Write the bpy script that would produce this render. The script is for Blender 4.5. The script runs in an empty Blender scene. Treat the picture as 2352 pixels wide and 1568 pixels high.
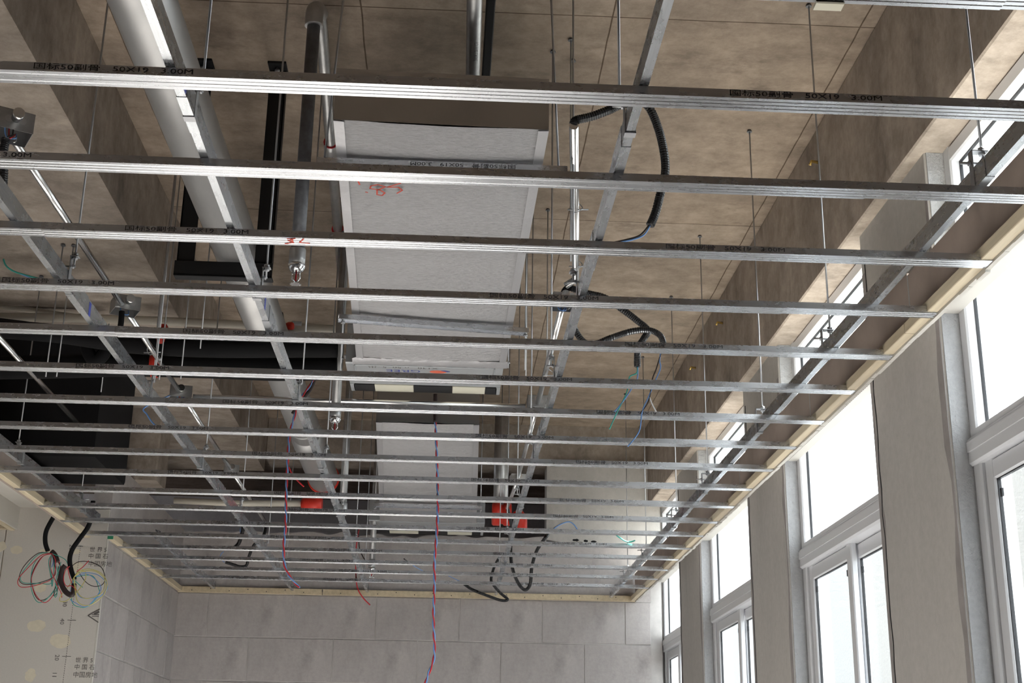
import bpy, bmesh, math, random
from mathutils import Vector, Matrix
random.seed(7)
scn = bpy.context.scene
COL = scn.collection
# ------------------------------------------------------------------ camera
F, PITCH, YAW, ROLL, CH = 3051.06, 0.324211848, -0.0463559, 0.015404, 1.6
cp, sp, cy, sy = math.cos(PITCH), math.sin(PITCH), math.cos(YAW), math.sin(YAW)
FW = Vector((-sy*cp, cy*cp, sp)); R0 = Vector((cy, sy, 0)); U0 = R0.cross(FW)
RT = math.cos(ROLL)*R0 + math.sin(ROLL)*U0
UP = -math.sin(ROLL)*R0 + math.cos(ROLL)*U0
cam = bpy.data.objects.new('camera', bpy.data.cameras.new('camera')); COL.objects.link(cam)
cam.data.sensor_width = 36; cam.data.lens = F/2352*36; cam.data.clip_start = 0.05
M3 = Matrix((RT, UP, -FW)).transposed()
cam.matrix_world = Matrix.Translation((0, 0, CH)) @ M3.to_4x4()
scn.camera = cam
# ------------------------------------------------------------------ sky, sun, exposure
w = bpy.data.worlds.new('overcast_sky'); scn.world = w; w.use_nodes = True
bg = w.node_tree.nodes['Background']; bg.inputs[0].default_value = (0.92, 0.945, 1.0, 1); bg.inputs[1].default_value = 3.2
sun = bpy.data.objects.new('sun', bpy.data.lights.new('sun', 'SUN')); COL.objects.link(sun)
sun.data.energy = 42.0; sun.data.angle = 0.02; sun.data.color = (1.0, 0.955, 0.93)
sun.rotation_euler = (math.radians(50), 0, math.radians(112))
scn.view_settings.view_transform = 'Standard'; scn.view_settings.look = 'None'
scn.view_settings.gamma = 1; scn.view_settings.use_curve_mapping = False
scn.view_settings.exposure = 1.12
scn.cycles.max_bounces = 8; scn.cycles.diffuse_bounces = 5; scn.cycles.glossy_bounces = 4
scn.cycles.transparent_max_bounces = 12
scn.cycles.caustics_reflective = False; scn.cycles.caustics_refractive = False
scn.cycles.sample_clamp_indirect = 6.0
scn.cycles.use_denoising = True

# ------------------------------------------------------------------ helpers
def P(px, py, x=None, y=None, z=None):
    """the point of the real plane x=, y= or z= that a pixel of the photograph looks at"""
    d = (px-1176)/F*RT - (py-784)/F*UP + FW
    if z is not None: t = (z-CH)/d.z
    elif y is not None: t = y/d.y
    else: t = x/d.x
    return Vector((0, 0, CH)) + d*t

def mat(name, col, rough=0.6, metal=0.0, bump=0.0, var=0.0, scale=8.0, stretch=(1, 1, 1), spec=0.4, dark=None, vscale2=None, detail=6):
    m = bpy.data.materials.new(name); m.use_nodes = True
    nt = m.node_tree; N = nt.nodes; L = nt.links; b = N['Principled BSDF']
    b.inputs['Base Color'].default_value = (*col, 1); b.inputs['Roughness'].default_value = rough
    b.inputs['Metallic'].default_value = metal; b.inputs['Specular IOR Level'].default_value = spec
    if var or bump:
        tc = N.new('ShaderNodeTexCoord'); mp = N.new('ShaderNodeMapping'); L.new(tc.outputs['Object'], mp.inputs[0])
        mp.inputs['Scale'].default_value = stretch
        n1 = N.new('ShaderNodeTexNoise'); n1.inputs['Scale'].default_value = scale; n1.inputs['Detail'].default_value = detail
        n1.inputs['Roughness'].default_value = 0.62
        L.new(mp.outputs[0], n1.inputs['Vector'])
        if var:
            dk = dark or tuple(c*(1-var) for c in col)
            r = N.new('ShaderNodeValToRGB'); r.color_ramp.elements[0].position = 0.34; r.color_ramp.elements[1].position = 0.66
            r.color_ramp.elements[0].color = (*dk, 1); r.color_ramp.elements[1].color = (*col, 1)
            L.new(n1.outputs[0], r.inputs[0]); L.new(r.outputs[0], b.inputs['Base Color'])
        if bump:
            bp = N.new('ShaderNodeBump'); bp.inputs['Strength'].default_value = bump; bp.inputs['Distance'].default_value = 0.01
            L.new(n1.outputs[0], bp.inputs['Height']); L.new(bp.outputs[0], b.inputs['Normal'])
    return m

def concrete(name, c_light, c_dark, c_stain, seams=None, streak=(1, 1, 1), big=1.4, fine=9.0, fc=1.0):
    """cast concrete: cloudy tone, darker stains, fine pores and (on the slab) the lines the formwork panels left"""
    m = bpy.data.materials.new(name); m.use_nodes = True
    nt = m.node_tree; N = nt.nodes; L = nt.links; b = N['Principled BSDF']
    b.inputs['Roughness'].default_value = 0.85; b.inputs['Specular IOR Level'].default_value = 0.25
    tc = N.new('ShaderNodeTexCoord'); mp = N.new('ShaderNodeMapping'); mp.inputs['Scale'].default_value = streak
    L.new(tc.outputs['Object'], mp.inputs[0])
    def noise(s, d=6, r=0.6, dist=0.0, plain=False):
        n = N.new('ShaderNodeTexNoise'); n.inputs['Scale'].default_value = s; n.inputs['Detail'].default_value = d
        n.inputs['Roughness'].default_value = r; n.inputs['Distortion'].default_value = dist; L.new(tc.outputs['Object'] if plain else mp.outputs[0], n.inputs['Vector']); return n
    def ramp(src, a, c, ca, cc):
        r = N.new('ShaderNodeValToRGB'); r.color_ramp.elements[0].position = a; r.color_ramp.elements[1].position = c
        r.color_ramp.elements[0].color = ca; r.color_ramp.elements[1].color = cc; L.new(src, r.inputs[0]); return r
    def mix(f, a, bb, fac=1.0, mode='MIX'):
        x = N.new('ShaderNodeMix'); x.data_type = 'RGBA'; x.blend_type = mode
        if f is None: x.inputs[0].default_value = fac
        else: L.new(f, x.inputs[0])
        L.new(a, x.inputs[6]); 
        if isinstance(bb, tuple): x.inputs[7].default_value = bb
        else: L.new(bb, x.inputs[7])
        return x.outputs[2]
    n1 = noise(big, 9, 0.72, 0.0); n2 = noise(fine, 9, 0.75, 0, True); n3 = noise(big*2.3, 9, 0.68, 0.0)
    base = ramp(n1.outputs[0], 0.36, 0.64, (*c_dark, 1), (*c_light, 1)).outputs[0]
    st = ramp(n3.outputs[0], 0.56, 0.72, (0, 0, 0, 1), (0.75, 0.75, 0.75, 1)).outputs[0]
    col = mix(st, base, (*c_stain, 1))
    fine_r = ramp(n2.outputs[0], 0.3, 0.62, (1-.34*fc, 1-.36*fc, 1-.38*fc, 1), (1+.08*fc, 1+.07*fc, 1+.06*fc, 1)).outputs[0]
    col = mix(None, col, fine_r, 1.0, 'MULTIPLY')
    h = n2.outputs[0]
    if seams:
        br = N.new('ShaderNodeTexBrick'); mp2 = N.new('ShaderNodeMapping'); L.new(tc.outputs['Object'], mp2.inputs[0])
        mp2.inputs['Location'].default_value = seams[4]
        nd = N.new('ShaderNodeTexNoise'); nd.inputs['Scale'].default_value = 3.0; L.new(tc.outputs['Object'], nd.inputs['Vector'])
        ad = N.new('ShaderNodeVectorMath'); ad.operation = 'MULTIPLY_ADD'; L.new(nd.outputs['Color'], ad.inputs[0])
        ad.inputs[1].default_value = (0.012, 0.012, 0); L.new(mp2.outputs[0], ad.inputs[2])
        L.new(ad.outputs[0], br.inputs['Vector']); br.inputs['Scale'].default_value = 1
        br.inputs['Brick Width'].default_value = seams[0]; br.inputs['Row Height'].default_value = seams[1]
        br.inputs['Mortar Size'].default_value = seams[2]; br.inputs['Mortar Smooth'].default_value = 0.6; br.offset = seams[3]
        br.inputs['Color1'].default_value = (1, 1, 1, 1); br.inputs['Color2'].default_value = (0.90, 0.88, 0.86, 1); br.inputs['Mortar'].default_value = (0.30, 0.26, 0.22, 1)
        col = mix(None, col, br.outputs['Color'], 1.0, 'MULTIPLY')
    L.new(col, b.inputs['Base Color'])
    bp = N.new('ShaderNodeBump'); bp.inputs['Strength'].default_value = 0.25; bp.inputs['Distance'].default_value = 0.006
    L.new(h, bp.inputs['Height']); L.new(bp.outputs[0], b.inputs['Normal'])
    return m

def zinc(name, col, rough, axis, metal=0.85):
    """galvanised sheet: rolling streaks along its length, spangle and dull oxide patches"""
    m = bpy.data.materials.new(name); m.use_nodes = True
    nt = m.node_tree; N = nt.nodes; L = nt.links; b = N['Principled BSDF']
    b.inputs['Metallic'].default_value = metal
    tc = N.new('ShaderNodeTexCoord')
    def noise(scale, s, d):
        mp = N.new('ShaderNodeMapping'); mp.inputs['Scale'].default_value = s; L.new(tc.outputs['Object'], mp.inputs[0])
        n = N.new('ShaderNodeTexNoise'); n.inputs['Scale'].default_value = scale; n.inputs['Detail'].default_value = d; n.inputs['Roughness'].default_value = 0.7
        L.new(mp.outputs[0], n.inputs['Vector']); return n.outputs[0]
    s = {'x': (0.5, 12, 12), 'y': (12, 0.5, 12), 'z': (12, 12, 0.5)}[axis]
    s2 = {'x': (0.35, 1, 1), 'y': (1, 0.35, 1), 'z': (1, 1, 0.35)}[axis]
    st = noise(14, s, 3); pt = noise(26, s2, 5); bigp = noise(2.2, s2, 3)
    def ramp(src, a, c, ca, cc):
        r = N.new('ShaderNodeValToRGB'); r.color_ramp.elements[0].position = a; r.color_ramp.elements[1].position = c
        r.color_ramp.elements[0].color = ca; r.color_ramp.elements[1].color = cc; L.new(src, r.inputs[0]); return r.outputs[0]
    c1 = ramp(st, 0.35, 0.65, (*[c*0.90 for c in col], 1), (*col, 1))
    add = N.new('ShaderNodeMath'); add.operation = 'MULTIPLY'; L.new(ramp(pt, 0.40, 0.78, (0, 0, 0, 1), (1, 1, 1, 1)), add.inputs[0])
    L.new(ramp(bigp, 0.45, 0.62, (0.0, 0.0, 0.0, 1), (0.32, 0.32, 0.32, 1)), add.inputs[1])
    x = N.new('ShaderNodeMix'); x.data_type = 'RGBA'; L.new(add.outputs[0], x.inputs[0]); L.new(c1, x.inputs[6])
    x.inputs[7].default_value = (*[c*0.66 for c in col], 1); L.new(x.outputs[2], b.inputs['Base Color'])
    rr = N.new('ShaderNodeMapRange'); rr.inputs[3].default_value = rough-0.05; rr.inputs[4].default_value = rough+0.12
    L.new(pt, rr.inputs[0]); L.new(rr.outputs[0], b.inputs['Roughness'])
    return m

MT = {}
MT['slab'] = concrete('formed_concrete_slab', (0.42, 0.345, 0.28), (0.255, 0.208, 0.168), (0.14, 0.115, 0.093), seams=(0.915, 1.83, 0.004, 0.0, (-0.55, -0.54, 0)), streak=(0.75, 1.35, 1))
MT['beam'] = concrete('formed_concrete_beam', (0.42, 0.365, 0.315), (0.25, 0.214, 0.185), (0.14, 0.12, 0.104), streak=(1, 1.5, 0.6), big=1.7)
MT['render'] = concrete('grey_cement_render', (0.49, 0.475, 0.455), (0.43, 0.417, 0.40), (0.36, 0.35, 0.335), streak=(1, 1, 0.25), big=1.6, fine=30, fc=.3)
MT['smear'] = mat('dark_mortar_smear', (0.335, 0.31, 0.305), 0.9, var=0.25, scale=9)
MT['reveal'] = mat('rough_white_render', (0.40, 0.405, 0.415), 0.7, bump=0.9, var=0.12, scale=60, spec=0.5)
MT['block'] = concrete('aerated_concrete_block', (0.46, 0.43, 0.42), (0.36, 0.336, 0.33), (0.295, 0.275, 0.27), streak=(1.5, 1.5, .7), big=1.1, fine=40, fc=.35)
MT['mortar'] = mat('pale_block_mortar', (0.55, 0.525, 0.51), 0.9, var=0.35, scale=3)
MT['floor'] = concrete('cement_floor', (0.50, 0.472, 0.465), (0.42, 0.398, 0.392), (0.36, 0.342, 0.338), big=0.9, fine=14)
MT['zx'] = zinc('galvanised_sheet_along_x', (0.68, 0.70, 0.735), 0.24, 'x', 1.0)
MT['zy'] = zinc('galvanised_sheet_along_y', (0.68, 0.71, 0.745), 0.24, 'y', 1.0)
MT['zz'] = zinc('galvanised_steel_upright', (0.48, 0.49, 0.51), 0.38, 'z')
MT['duct'] = mat('dull_galvanised_duct', (0.50, 0.50, 0.50), 0.45, 0.7, var=0.15, scale=5, stretch=(1, 0.4, 1))
MT['conduit'] = mat('bright_zinc_conduit', (0.80, 0.80, 0.80), 0.22, 1.0)
MT['ironpipe'] = mat('dark_zinc_pipe', (0.17, 0.175, 0.19), 0.5, 0.5, var=0.35, scale=30, bump=0.2)
MT['pipe'] = mat('pale_zinc_pipe', (0.46, 0.46, 0.46), 0.38, 0.75, var=0.2, scale=20)
MT['foil'] = mat('creased_aluminium_foil', (0.54, 0.54, 0.555), 0.33, 0.9, bump=1.0, var=0.22, scale=70, stretch=(0.6, 2.2, 1))
MT['foilend'] = mat('smooth_aluminium_foil', (0.42, 0.41, 0.40), 0.22, 0.9, bump=0.06, scale=6)
MT['foiltape'] = mat('aluminium_tape', (0.62, 0.62, 0.64), 0.40, 0.8, bump=0.25, scale=25)
MT['unit'] = mat('grey_coated_steel', (0.42, 0.44, 0.46), 0.42, 0.3)
MT['cream'] = mat('cream_plastic', (0.74, 0.72, 0.60), 0.5)
MT['black'] = mat('black_foam_rubber', (0.010, 0.010, 0.011), 0.85, bump=0.1, scale=40, spec=0.15)
MT['blackpaint'] = mat('black_painted_steel', (0.014, 0.0145, 0.016), 0.6, spec=0.25)
MT['hose'] = mat('black_corrugated_plastic', (0.020, 0.020, 0.022), 0.35)
MT['pvc'] = mat('ivory_pvc', (0.52, 0.48, 0.41), 0.4)
MT['red'] = mat('red_enamel', (0.62, 0.035, 0.02), 0.45)
MT['glassred'] = mat('red_glass_bulb', (0.6, 0.02, 0.03), 0.1)
MT['chrome'] = mat('chrome', (0.85, 0.85, 0.86), 0.12, 1.0)
MT['wood'] = mat('pine_batten', (0.60, 0.50, 0.345), 0.6, var=0.22, scale=5, stretch=(8, 8, 8), bump=0.05)
MT['woody'] = mat('pine_batten_grain', (0.62, 0.53, 0.38), 0.6, var=0.18, scale=4, stretch=(14, 1, 14))
MT['board'] = mat('grey_plasterboard_paper', (0.60, 0.57, 0.53), 0.85, var=0.05, scale=120)
MT['boardback'] = mat('brown_plasterboard_back', (0.40, 0.33, 0.29), 0.85, var=0.3, scale=2.2)
MT['boardlight'] = mat('ivory_plasterboard', (0.55, 0.53, 0.49), 0.8, var=0.04, scale=5)
MT['putty'] = mat('cream_putty', (0.72, 0.66, 0.53), 0.9, var=0.1, scale=30)
MT['upvc'] = mat('white_window_profile', (0.60, 0.61, 0.635), 0.28)
MT['gasket'] = mat('black_rubber_gasket', (0.012, 0.012, 0.015), 0.5)
MT['ink'] = mat('black_ink_print', (0.03, 0.03, 0.035), 0.7)
MT['inkgrey'] = mat('grey_ink_print', (0.13, 0.12, 0.115), 0.8)
MT['marker'] = mat('red_marker', (0.62, 0.09, 0.06), 0.7)
MT['bluemark'] = mat('blue_marker', (0.08, 0.10, 0.42), 0.7)
MT['logo'] = mat('blue_print', (0.04, 0.06, 0.30), 0.5)
MT['logored'] = mat('orange_red_print', (0.75, 0.14, 0.07), 0.5)
MT['wred'] = mat('red_wire', (0.55, 0.03, 0.04), 0.4)
MT['wblue'] = mat('blue_wire', (0.16, 0.32, 0.66), 0.4)
MT['wgreen'] = mat('green_wire', (0.05, 0.38, 0.32), 0.4)
MT['wyellow'] = mat('yellow_green_wire', (0.55, 0.50, 0.16), 0.4)
MT['wblack'] = mat('black_wire', (0.03, 0.02, 0.02), 0.4)
MT['wwhite'] = mat('white_wire', (0.7, 0.7, 0.72), 0.4)
MT['outwall'] = mat('grey_exterior_render', (0.185, 0.188, 0.19), 0.9, bump=0.8, var=0.12, scale=40)
MT['brass'] = mat('brass_fitting', (0.55, 0.38, 0.12), 0.35, 0.8)
# thin window glass
g = bpy.data.materials.new('clear_window_glass'); g.use_nodes = True; nt = g.node_tree; nt.nodes.clear()
go = nt.nodes.new('ShaderNodeOutputMaterial'); gm = nt.nodes.new('ShaderNodeMixShader'); gt = nt.nodes.new('ShaderNodeBsdfTransparent'); gg = nt.nodes.new('ShaderNodeBsdfGlossy')
gt.inputs[0].default_value = (0.93, 0.96, 0.95, 1); gg.inputs[1].default_value = 0.02; gm.inputs[0].default_value = 0.05
nt.links.new(gt.outputs[0], gm.inputs[1]); nt.links.new(gg.outputs[0], gm.inputs[2]); nt.links.new(gm.outputs[0], go.inputs[0])
MT['glass'] = g

class MB:
    """collects boxes, prisms, tubes and lathes as ONE mesh"""
    def __init__(s): s.v = []; s.f = []; s.sm = []
    def _add(s, vs, fs, smooth=False):
        o = len(s.v); s.v += [Vector(p) for p in vs]
        for f in fs: s.f.append([o+i for i in f]); s.sm.append(smooth)
        return s
    def box(s, a, b):
        (x0, y0, z0), (x1, y1, z1) = a, b
        return s._add([(x0, y0, z0), (x1, y0, z0), (x1, y1, z0), (x0, y1, z0), (x0, y0, z1), (x1, y0, z1), (x1, y1, z1), (x0, y1, z1)],
                      [(0, 3, 2, 1), (4, 5, 6, 7), (0, 1, 5, 4), (1, 2, 6, 5), (2, 3, 7, 6), (3, 0, 4, 7)])
    def bbox(s, a, b, r=0.004):
        """box with chamfered edges along its longest axis"""
        a, b = Vector(a), Vector(b); d = b-a; k = max(range(3), key=lambda i: d[i]); i, j = [q for q in range(3) if q != k]
        r = min(r, d[i]*0.4, d[j]*0.4)
        prof = [(r, 0), (d[i]-r, 0), (d[i], r), (d[i], d[j]-r), (d[i]-r, d[j]), (r, d[j]), (0, d[j]-r), (0, r)]
        pts = []
        for e in (0, d[k]):
            for (p, q) in prof:
                v = [0, 0, 0]; v[i] = a[i]+p; v[j] = a[j]+q; v[k] = a[k]+e; pts.append(v)
        n = 8
        return s._add(pts, [tuple(range(n-1, -1, -1)), tuple(range(n, 2*n))]+[(q, (q+1) % n, n+(q+1) % n, n+q) for q in range(n)])
    def prism(s, prof, axis, a, b, closed=True):
        """profile (list of (u,v)) pushed along an axis from a to b; u,v are the other two axes in order"""
        k = 'xyz'.index(axis); i, j = [q for q in range(3) if q != k]; pts = []
        for e in (a, b):
            for (u, v) in prof:
                p = [0, 0, 0]; p[i] = u; p[j] = v; p[k] = e; pts.append(p)
        n = len(prof); fs = [(q, (q+1) % n, n+(q+1) % n, n+q) for q in range(n if closed else n-1)]
        if closed: fs += [tuple(range(n-1, -1, -1)), tuple(range(n, 2*n))]
        return s._add(pts, fs)
    def tube(s, pts, r, n=8, smooth=True, cap=True, radii=None):
        pts = [Vector(p) for p in pts]; ring = []; m = len(pts); t0 = (pts[1]-pts[0]).normalized()
        up = Vector((0, 0, 1)) if abs(t0.z) < 0.9 else Vector((1, 0, 0)); u = t0.cross(up).normalized()
        vs = []
        for i, p in enumerate(pts):
            t = (pts[min(i+1, m-1)]-pts[max(i-1, 0)]).normalized()
            u = (u - t*u.dot(t)).normalized(); vv = t.cross(u); rr = radii[i] if radii else r
            for k in range(n):
                an = 2*math.pi*k/n; vs.append(p + u*math.cos(an)*rr + vv*math.sin(an)*rr)
        fs = [(i*n+k, i*n+(k+1) % n, (i+1)*n+(k+1) % n, (i+1)*n+k) for i in range(m-1) for k in range(n)]
        s._add(vs, fs, smooth)
        if cap: 
            o = len(s.v)-len(vs); s.f.append([o+k for k in range(n-1, -1, -1)]); s.sm.append(False)
            s.f.append([o+(m-1)*n+k for k in range(n)]); s.sm.append(False)
        return s
    def lathe(s, prof, c, axis='z', n=20):
        """prof: (radius, offset along the axis)"""
        c = Vector(c); k = 'xyz'.index(axis); i, j = (k+1) % 3, (k+2) % 3; vs = []
        for (r, h) in prof:
            for q in range(n):
                p = [0, 0, 0]; p[i] = r*math.cos(2*math.pi*q/n); p[j] = r*math.sin(2*math.pi*q/n); p[k] = h; vs.append(c+Vector(p))
        m = len(prof); fs = [(a*n+q, a*n+(q+1) % n, (a+1)*n+(q+1) % n, (a+1)*n+q) for a in range(m-1) for q in range(n)]
        s._add(vs, fs, True); o = len(s.v)-len(vs)
        s.f.append([o+q for q in range(n-1, -1, -1)]); s.sm.append(False); s.f.append([o+(m-1)*n+q for q in range(n)]); s.sm.append(False)
        return s
    def build(s, name, m, parent=None, data=None):
        base = Vector((0, 0, 0))
        if parent is not None:
            q = parent
            while q is not None: base = base + q.location; q = q.parent
        me = bpy.data.meshes.new(name); me.from_pydata([v-base for v in s.v], [], s.f); me.polygons.foreach_set('use_smooth', s.sm)
        me.materials.append(MT[m] if isinstance(m, str) else m); me.update()
        bm = bmesh.new(); bm.from_mesh(me); bmesh.ops.recalc_face_normals(bm, faces=bm.faces[:]); bm.to_mesh(me); bm.free()
        o = bpy.data.objects.new(name, me); COL.objects.link(o)
        if parent is not None: o.parent = parent
        return o

def tag(o, label=None, cat=None, group=None, kind=None):
    if label: o['label'] = label
    if cat: o['category'] = cat
    if group: o['group'] = group
    if kind: o['kind'] = kind
    return o
def thing(name, label, cat, loc, group=None):
    o = bpy.data.objects.new(name, None); COL.objects.link(o); o.location = loc; o.empty_display_size = 0.05
    return tag(o, label, cat, group)
def struct(name, loc=(0, 0, 0), label=None):
    o = bpy.data.objects.new(name, None); COL.objects.link(o); o.location = loc; o.empty_display_size = 0.05
    return tag(o, label, None, None, 'structure')
def text_mesh(body, size, sx=1.0, name='lettering'):
    cu = bpy.data.curves.new(name, 'FONT'); cu.body = body; cu.size = size; cu.resolution_u = 2
    ob = bpy.data.objects.new(name, cu); COL.objects.link(ob); bpy.context.view_layer.update()
    me = bpy.data.meshes.new_from_object(ob.evaluated_get(bpy.context.evaluated_depsgraph_get()))
    COL.objects.unlink(ob); bpy.data.objects.remove(ob)
    xs = [v.co.x for v in me.vertices]; x0 = min(xs)
    for v in me.vertices: v.co.x = (v.co.x-x0)*sx
    return me, (max(xs)-x0)*sx
def put_text(me, name, m, parent, at, right, up):
    o = bpy.data.objects.new(name, me); COL.objects.link(o); o.parent = parent
    base = Vector((0, 0, 0)); q = parent
    while q is not None: base = base + q.location; q = q.parent
    r, u = Vector(right), Vector(up)
    o.matrix_local = Matrix.Translation(Vector(at)-base) @ Matrix((r, u, r.cross(u))).transposed().to_4x4()
    if not me.materials: me.materials.append(MT[m])
    o['kind'] = 'stuff'
    return o
def smooth_path(pts, n=6):
    pts = [Vector(p) for p in pts]; out = []
    for i in range(len(pts)-1):
        p0, p1, p2, p3 = pts[max(i-1, 0)], pts[i], pts[i+1], pts[min(i+2, len(pts)-1)]
        for k in range(n):
            t = k/n; out.append(0.5*((2*p1)+(p2-p0)*t+(2*p0-5*p1+4*p2-p3)*t*t+(3*p1-p0-3*p2+p3)*t**3))
    out.append(pts[-1]); return out
ORD = ['first', 'second', 'third', 'fourth', 'fifth', 'sixth', 'seventh', 'eighth', 'ninth', 'tenth', 'eleventh', 'twelfth', 'thirteenth', 'fourteenth', 'fifteenth', 'sixteenth', 'seventeenth', 'eighteenth', 'nineteenth']

# ------------------------------------------------------------------ the setting
GZ, SZ = 2.922, 4.27                    # underside of the channel grid, underside of the slab
XB, XC, XF = 1.51, 1.557, 1.62          # right: beam face, column face, window frame face
YB, YJ = 9.90, 7.69                     # back wall, facing plasterboard
MB().box((-5, -8, -0.12), (1.95, 13, 0)).build('floor', 'floor')['kind'] = 'structure'
ce = struct('ceiling', (0, 0, SZ))
MB().box((-5, -8, SZ), (1.95, 13, SZ+0.15)).build('slab', 'slab', ce)
MB().bbox((XB, -8, 3.641), (1.735, 13, SZ), 0.006).build('edge_beam', 'beam', ce)
bl = MB(); bl.prism([(-1.397, SZ), (-1.397, 3.84), (-5, 3.84), (-5, SZ)], 'y', -8, 9.9); bl.build('downstand_beam', 'beam', ce)
MB().box((-1.397, 9.95, 3.95), (XB, 10.25, SZ)).build('cross_beam', 'beam', ce)
# left far wall, unseen wall set deep behind the camera to keep it dark there, dark room beyond
wl = struct('wall_left'); MB().box((-5.1, -8, 0), (-5, 13, 3.84)).build('plaster', 'block', wl)
wr_ = struct('wall_rear'); MB().box((-5, -8.1, 0), (1.95, -8, SZ)).build('plaster', 'render', wr_)
wf = struct('wall_far'); MB().box((-5, 13, 0), (1.95, 13.1, SZ)).build('plaster', 'block', wf)

def block_wall(root, axis, at, u0, u1, z0, z1, flip=1, bw=0.61, bh=0.31, first=0.0):
    """aerated blocks one by one, proud of their mortar by 3 mm"""
    cache = {}
    r = 0; z = z1
    while z > z0+0.02:
        zz = max(z0, z-bh); u = u0 - (first + (0.30 if r % 2 else 0)) % bw
        while u < u1-0.01:
            a, b = max(u, u0), min(u+bw, u1)
            if b-a > 0.02:
                key = (round(b-a, 3), round(z-zz, 3), random.randrange(3)); g = 0.004
                e = 0.004 + 0.001*key[2]
                if key not in cache:
                    m = MB()
                    if axis == 'y': m.bbox((g, 0, g), (b-a-g, 0.1, z-zz-g), 0.003)
                    else: m.bbox((0, g, g), (0.1, b-a-g, z-zz-g), 0.003)
                    o = m.build('block', 'block'); o.parent = root; cache[key] = o.data
                else:
                    o = bpy.data.objects.new('block', cache[key]); COL.objects.link(o); o.parent = root
                loc = (a, at-e, zz) if axis == 'y' else (at-0.1+e, a, zz)
                o.location = Vector(loc)-root.location
            u += bw
        z = zz; r += 1
wb = struct('wall_back', (0, YB, 0))
MB().box((-2.05, YB, 0), (1.60, YB+0.2, 3.30)).build('mortar_bed', 'mortar', wb)
block_wall(wb, 'y', YB, -1.957, 1.52, 0.0, 2.92, first=0.38)
m = MB(); zt = []                       # rough broken top of the wall below the opening
xs = [-1.957+i*0.09 for i in range(31)]
tops = [3.375+random.uniform(-0.02, 0.02) for _ in xs]
prof = [(-1.957, 2.92)]+[(x, t) for x, t in zip(xs, tops)]+[(0.74, 3.35), (1.52, 3.35), (1.52, 2.92)]
m.prism([(x, z) for x, z in prof], 'y', YB-0.004, YB+0.2); m.build('broken_top', 'block', wb)
m = MB(); m.prism([(.74, 3.95), (.74, 3.37), (.86, 3.352), (1.0, 3.36), (1.1, 3.335), (1.24, 3.35), (1.4, 3.325), (1.60, 3.34), (1.60, 3.95)], 'y', YB-0.014, YB+0.2); m.build('plaster_patch', 'render', wb)
for (px, py, r) in ((1322, 1240, .028), (1345, 1242, .016), (1363, 1244, .024)):
    c = P(px, py, y=YB-0.014); mm = MB(); mm.prism([(c.x+r*math.cos(a)*random.uniform(.8, 1.3), c.z+.008*math.sin(a)*random.uniform(.7, 1.4)) for a in [2*math.pi*i/11 for i in range(11)]], 'y', YB-.0148, YB-.013); mm.build('chipped_hole_shade', 'black', wb)  # flat black patches painted for the shade inside the holes
ws = struct('wall_side', (-1.957, 0, 0))
MB().box((-2.06, YJ+0.03, 0), (-1.957, YB, 3.0)).build('mortar_bed', 'mortar', ws)
block_wall(ws, 'x', -1.957, YJ+0.015, YB, 0.0, 2.92, first=0.2)
MB().box((-2.06, YJ+0.03, 2.92), (-1.953, YB, 3.38)).build('upper_strip', 'block', ws)

# facing plasterboards on the left
wg = struct('wall_front_left', (-2.5, YJ, 0))
MB().box((-4.9, YJ+0.012, 0), (-2.06, YJ+0.1, 3.09)).build('stud_backing', 'wood', wg)
for i, (a, b) in enumerate(((-2.522, -1.951), (-3.725, -2.527), (-4.90, -3.73))):
    MB().bbox((a, YJ, 0.0), (b, YJ+0.012, 3.09), 0.002).build('plasterboard', 'board', wg)
MB().box((-1.951, YJ-0.001, 0.0), (-1.945, YJ+0.02, 2.92)).build('white_paper_edge', 'boardlight', wg)
for (px, py, a, b) in ((85, 1437, .052, .034), (138, 1472, .062, .038), (70, 1550, .030, .036), (92, 1349, .034, .026), (38, 1262, .036, .024), (105, 1266, .036, .016), (172, 1266, .034, .014), (178, 1300, .030, .03), (2, 1255, .03, .03)):
    c = P(px, py, y=YJ-0.0012); mm = MB(); n = 18
    ph = [random.uniform(.86, 1.1) for _ in range(n)]
    mm.prism([(c.x+a*ph[q]*math.cos(2*math.pi*q/n), c.z+b*ph[q]*math.sin(2*math.pi*q/n)) for q in range(n)], 'y', YJ-0.0012, YJ+0.001); mm.build('putty_patch', 'putty', wg)
YI = YJ-0.0015
dl = MB()
za, zb = P(185, 1253, y=YI), P(140, 1600, y=YI)
for i in range(70):
    t = i/70; p = za.lerp(zb, t); q = za.lerp(zb, t+0.008); dl.box((p.x-.0013, YI, q.z), (p.x+.0013, YI+.001, p.z))
for (px, py) in ((180, 1254), (164, 1424), (152, 1507)):
    p = P(px, py, y=YI); dl.box((p.x-.022, YI, p.z-.0013), (p.x+.026, YI+.001, p.z+.0013))
dl.build('printed_ruler', 'inkgrey', wg)
for body, px, py, s in (('世 界 5', 206, 1266, .032), ('中 国 石', 203, 1281, .032), ('中国房地', 203, 1299, .034), ('世 界 5', 173, 1520, .032), ('中 国 石', 171, 1536, .032), ('中国房地', 168, 1554, .034)):
    me, wd = text_mesh(body, s); put_text(me, 'lettering', 'inkgrey', wg, P(px, py, y=YI), (1, 0, 0), (0, 0, 1))
for body, px, py in (('20', 160, 1250), ('30', 145, 1380), ('40', 139, 1420), ('20', 127, 1503), ('11', 121, 1545)):
    me, wd = text_mesh(body, .034); put_text(me, 'lettering', 'inkgrey', wg, P(px, py, y=YI), (0, 0, -1), (1, 0, 0))
em = MB()
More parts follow.
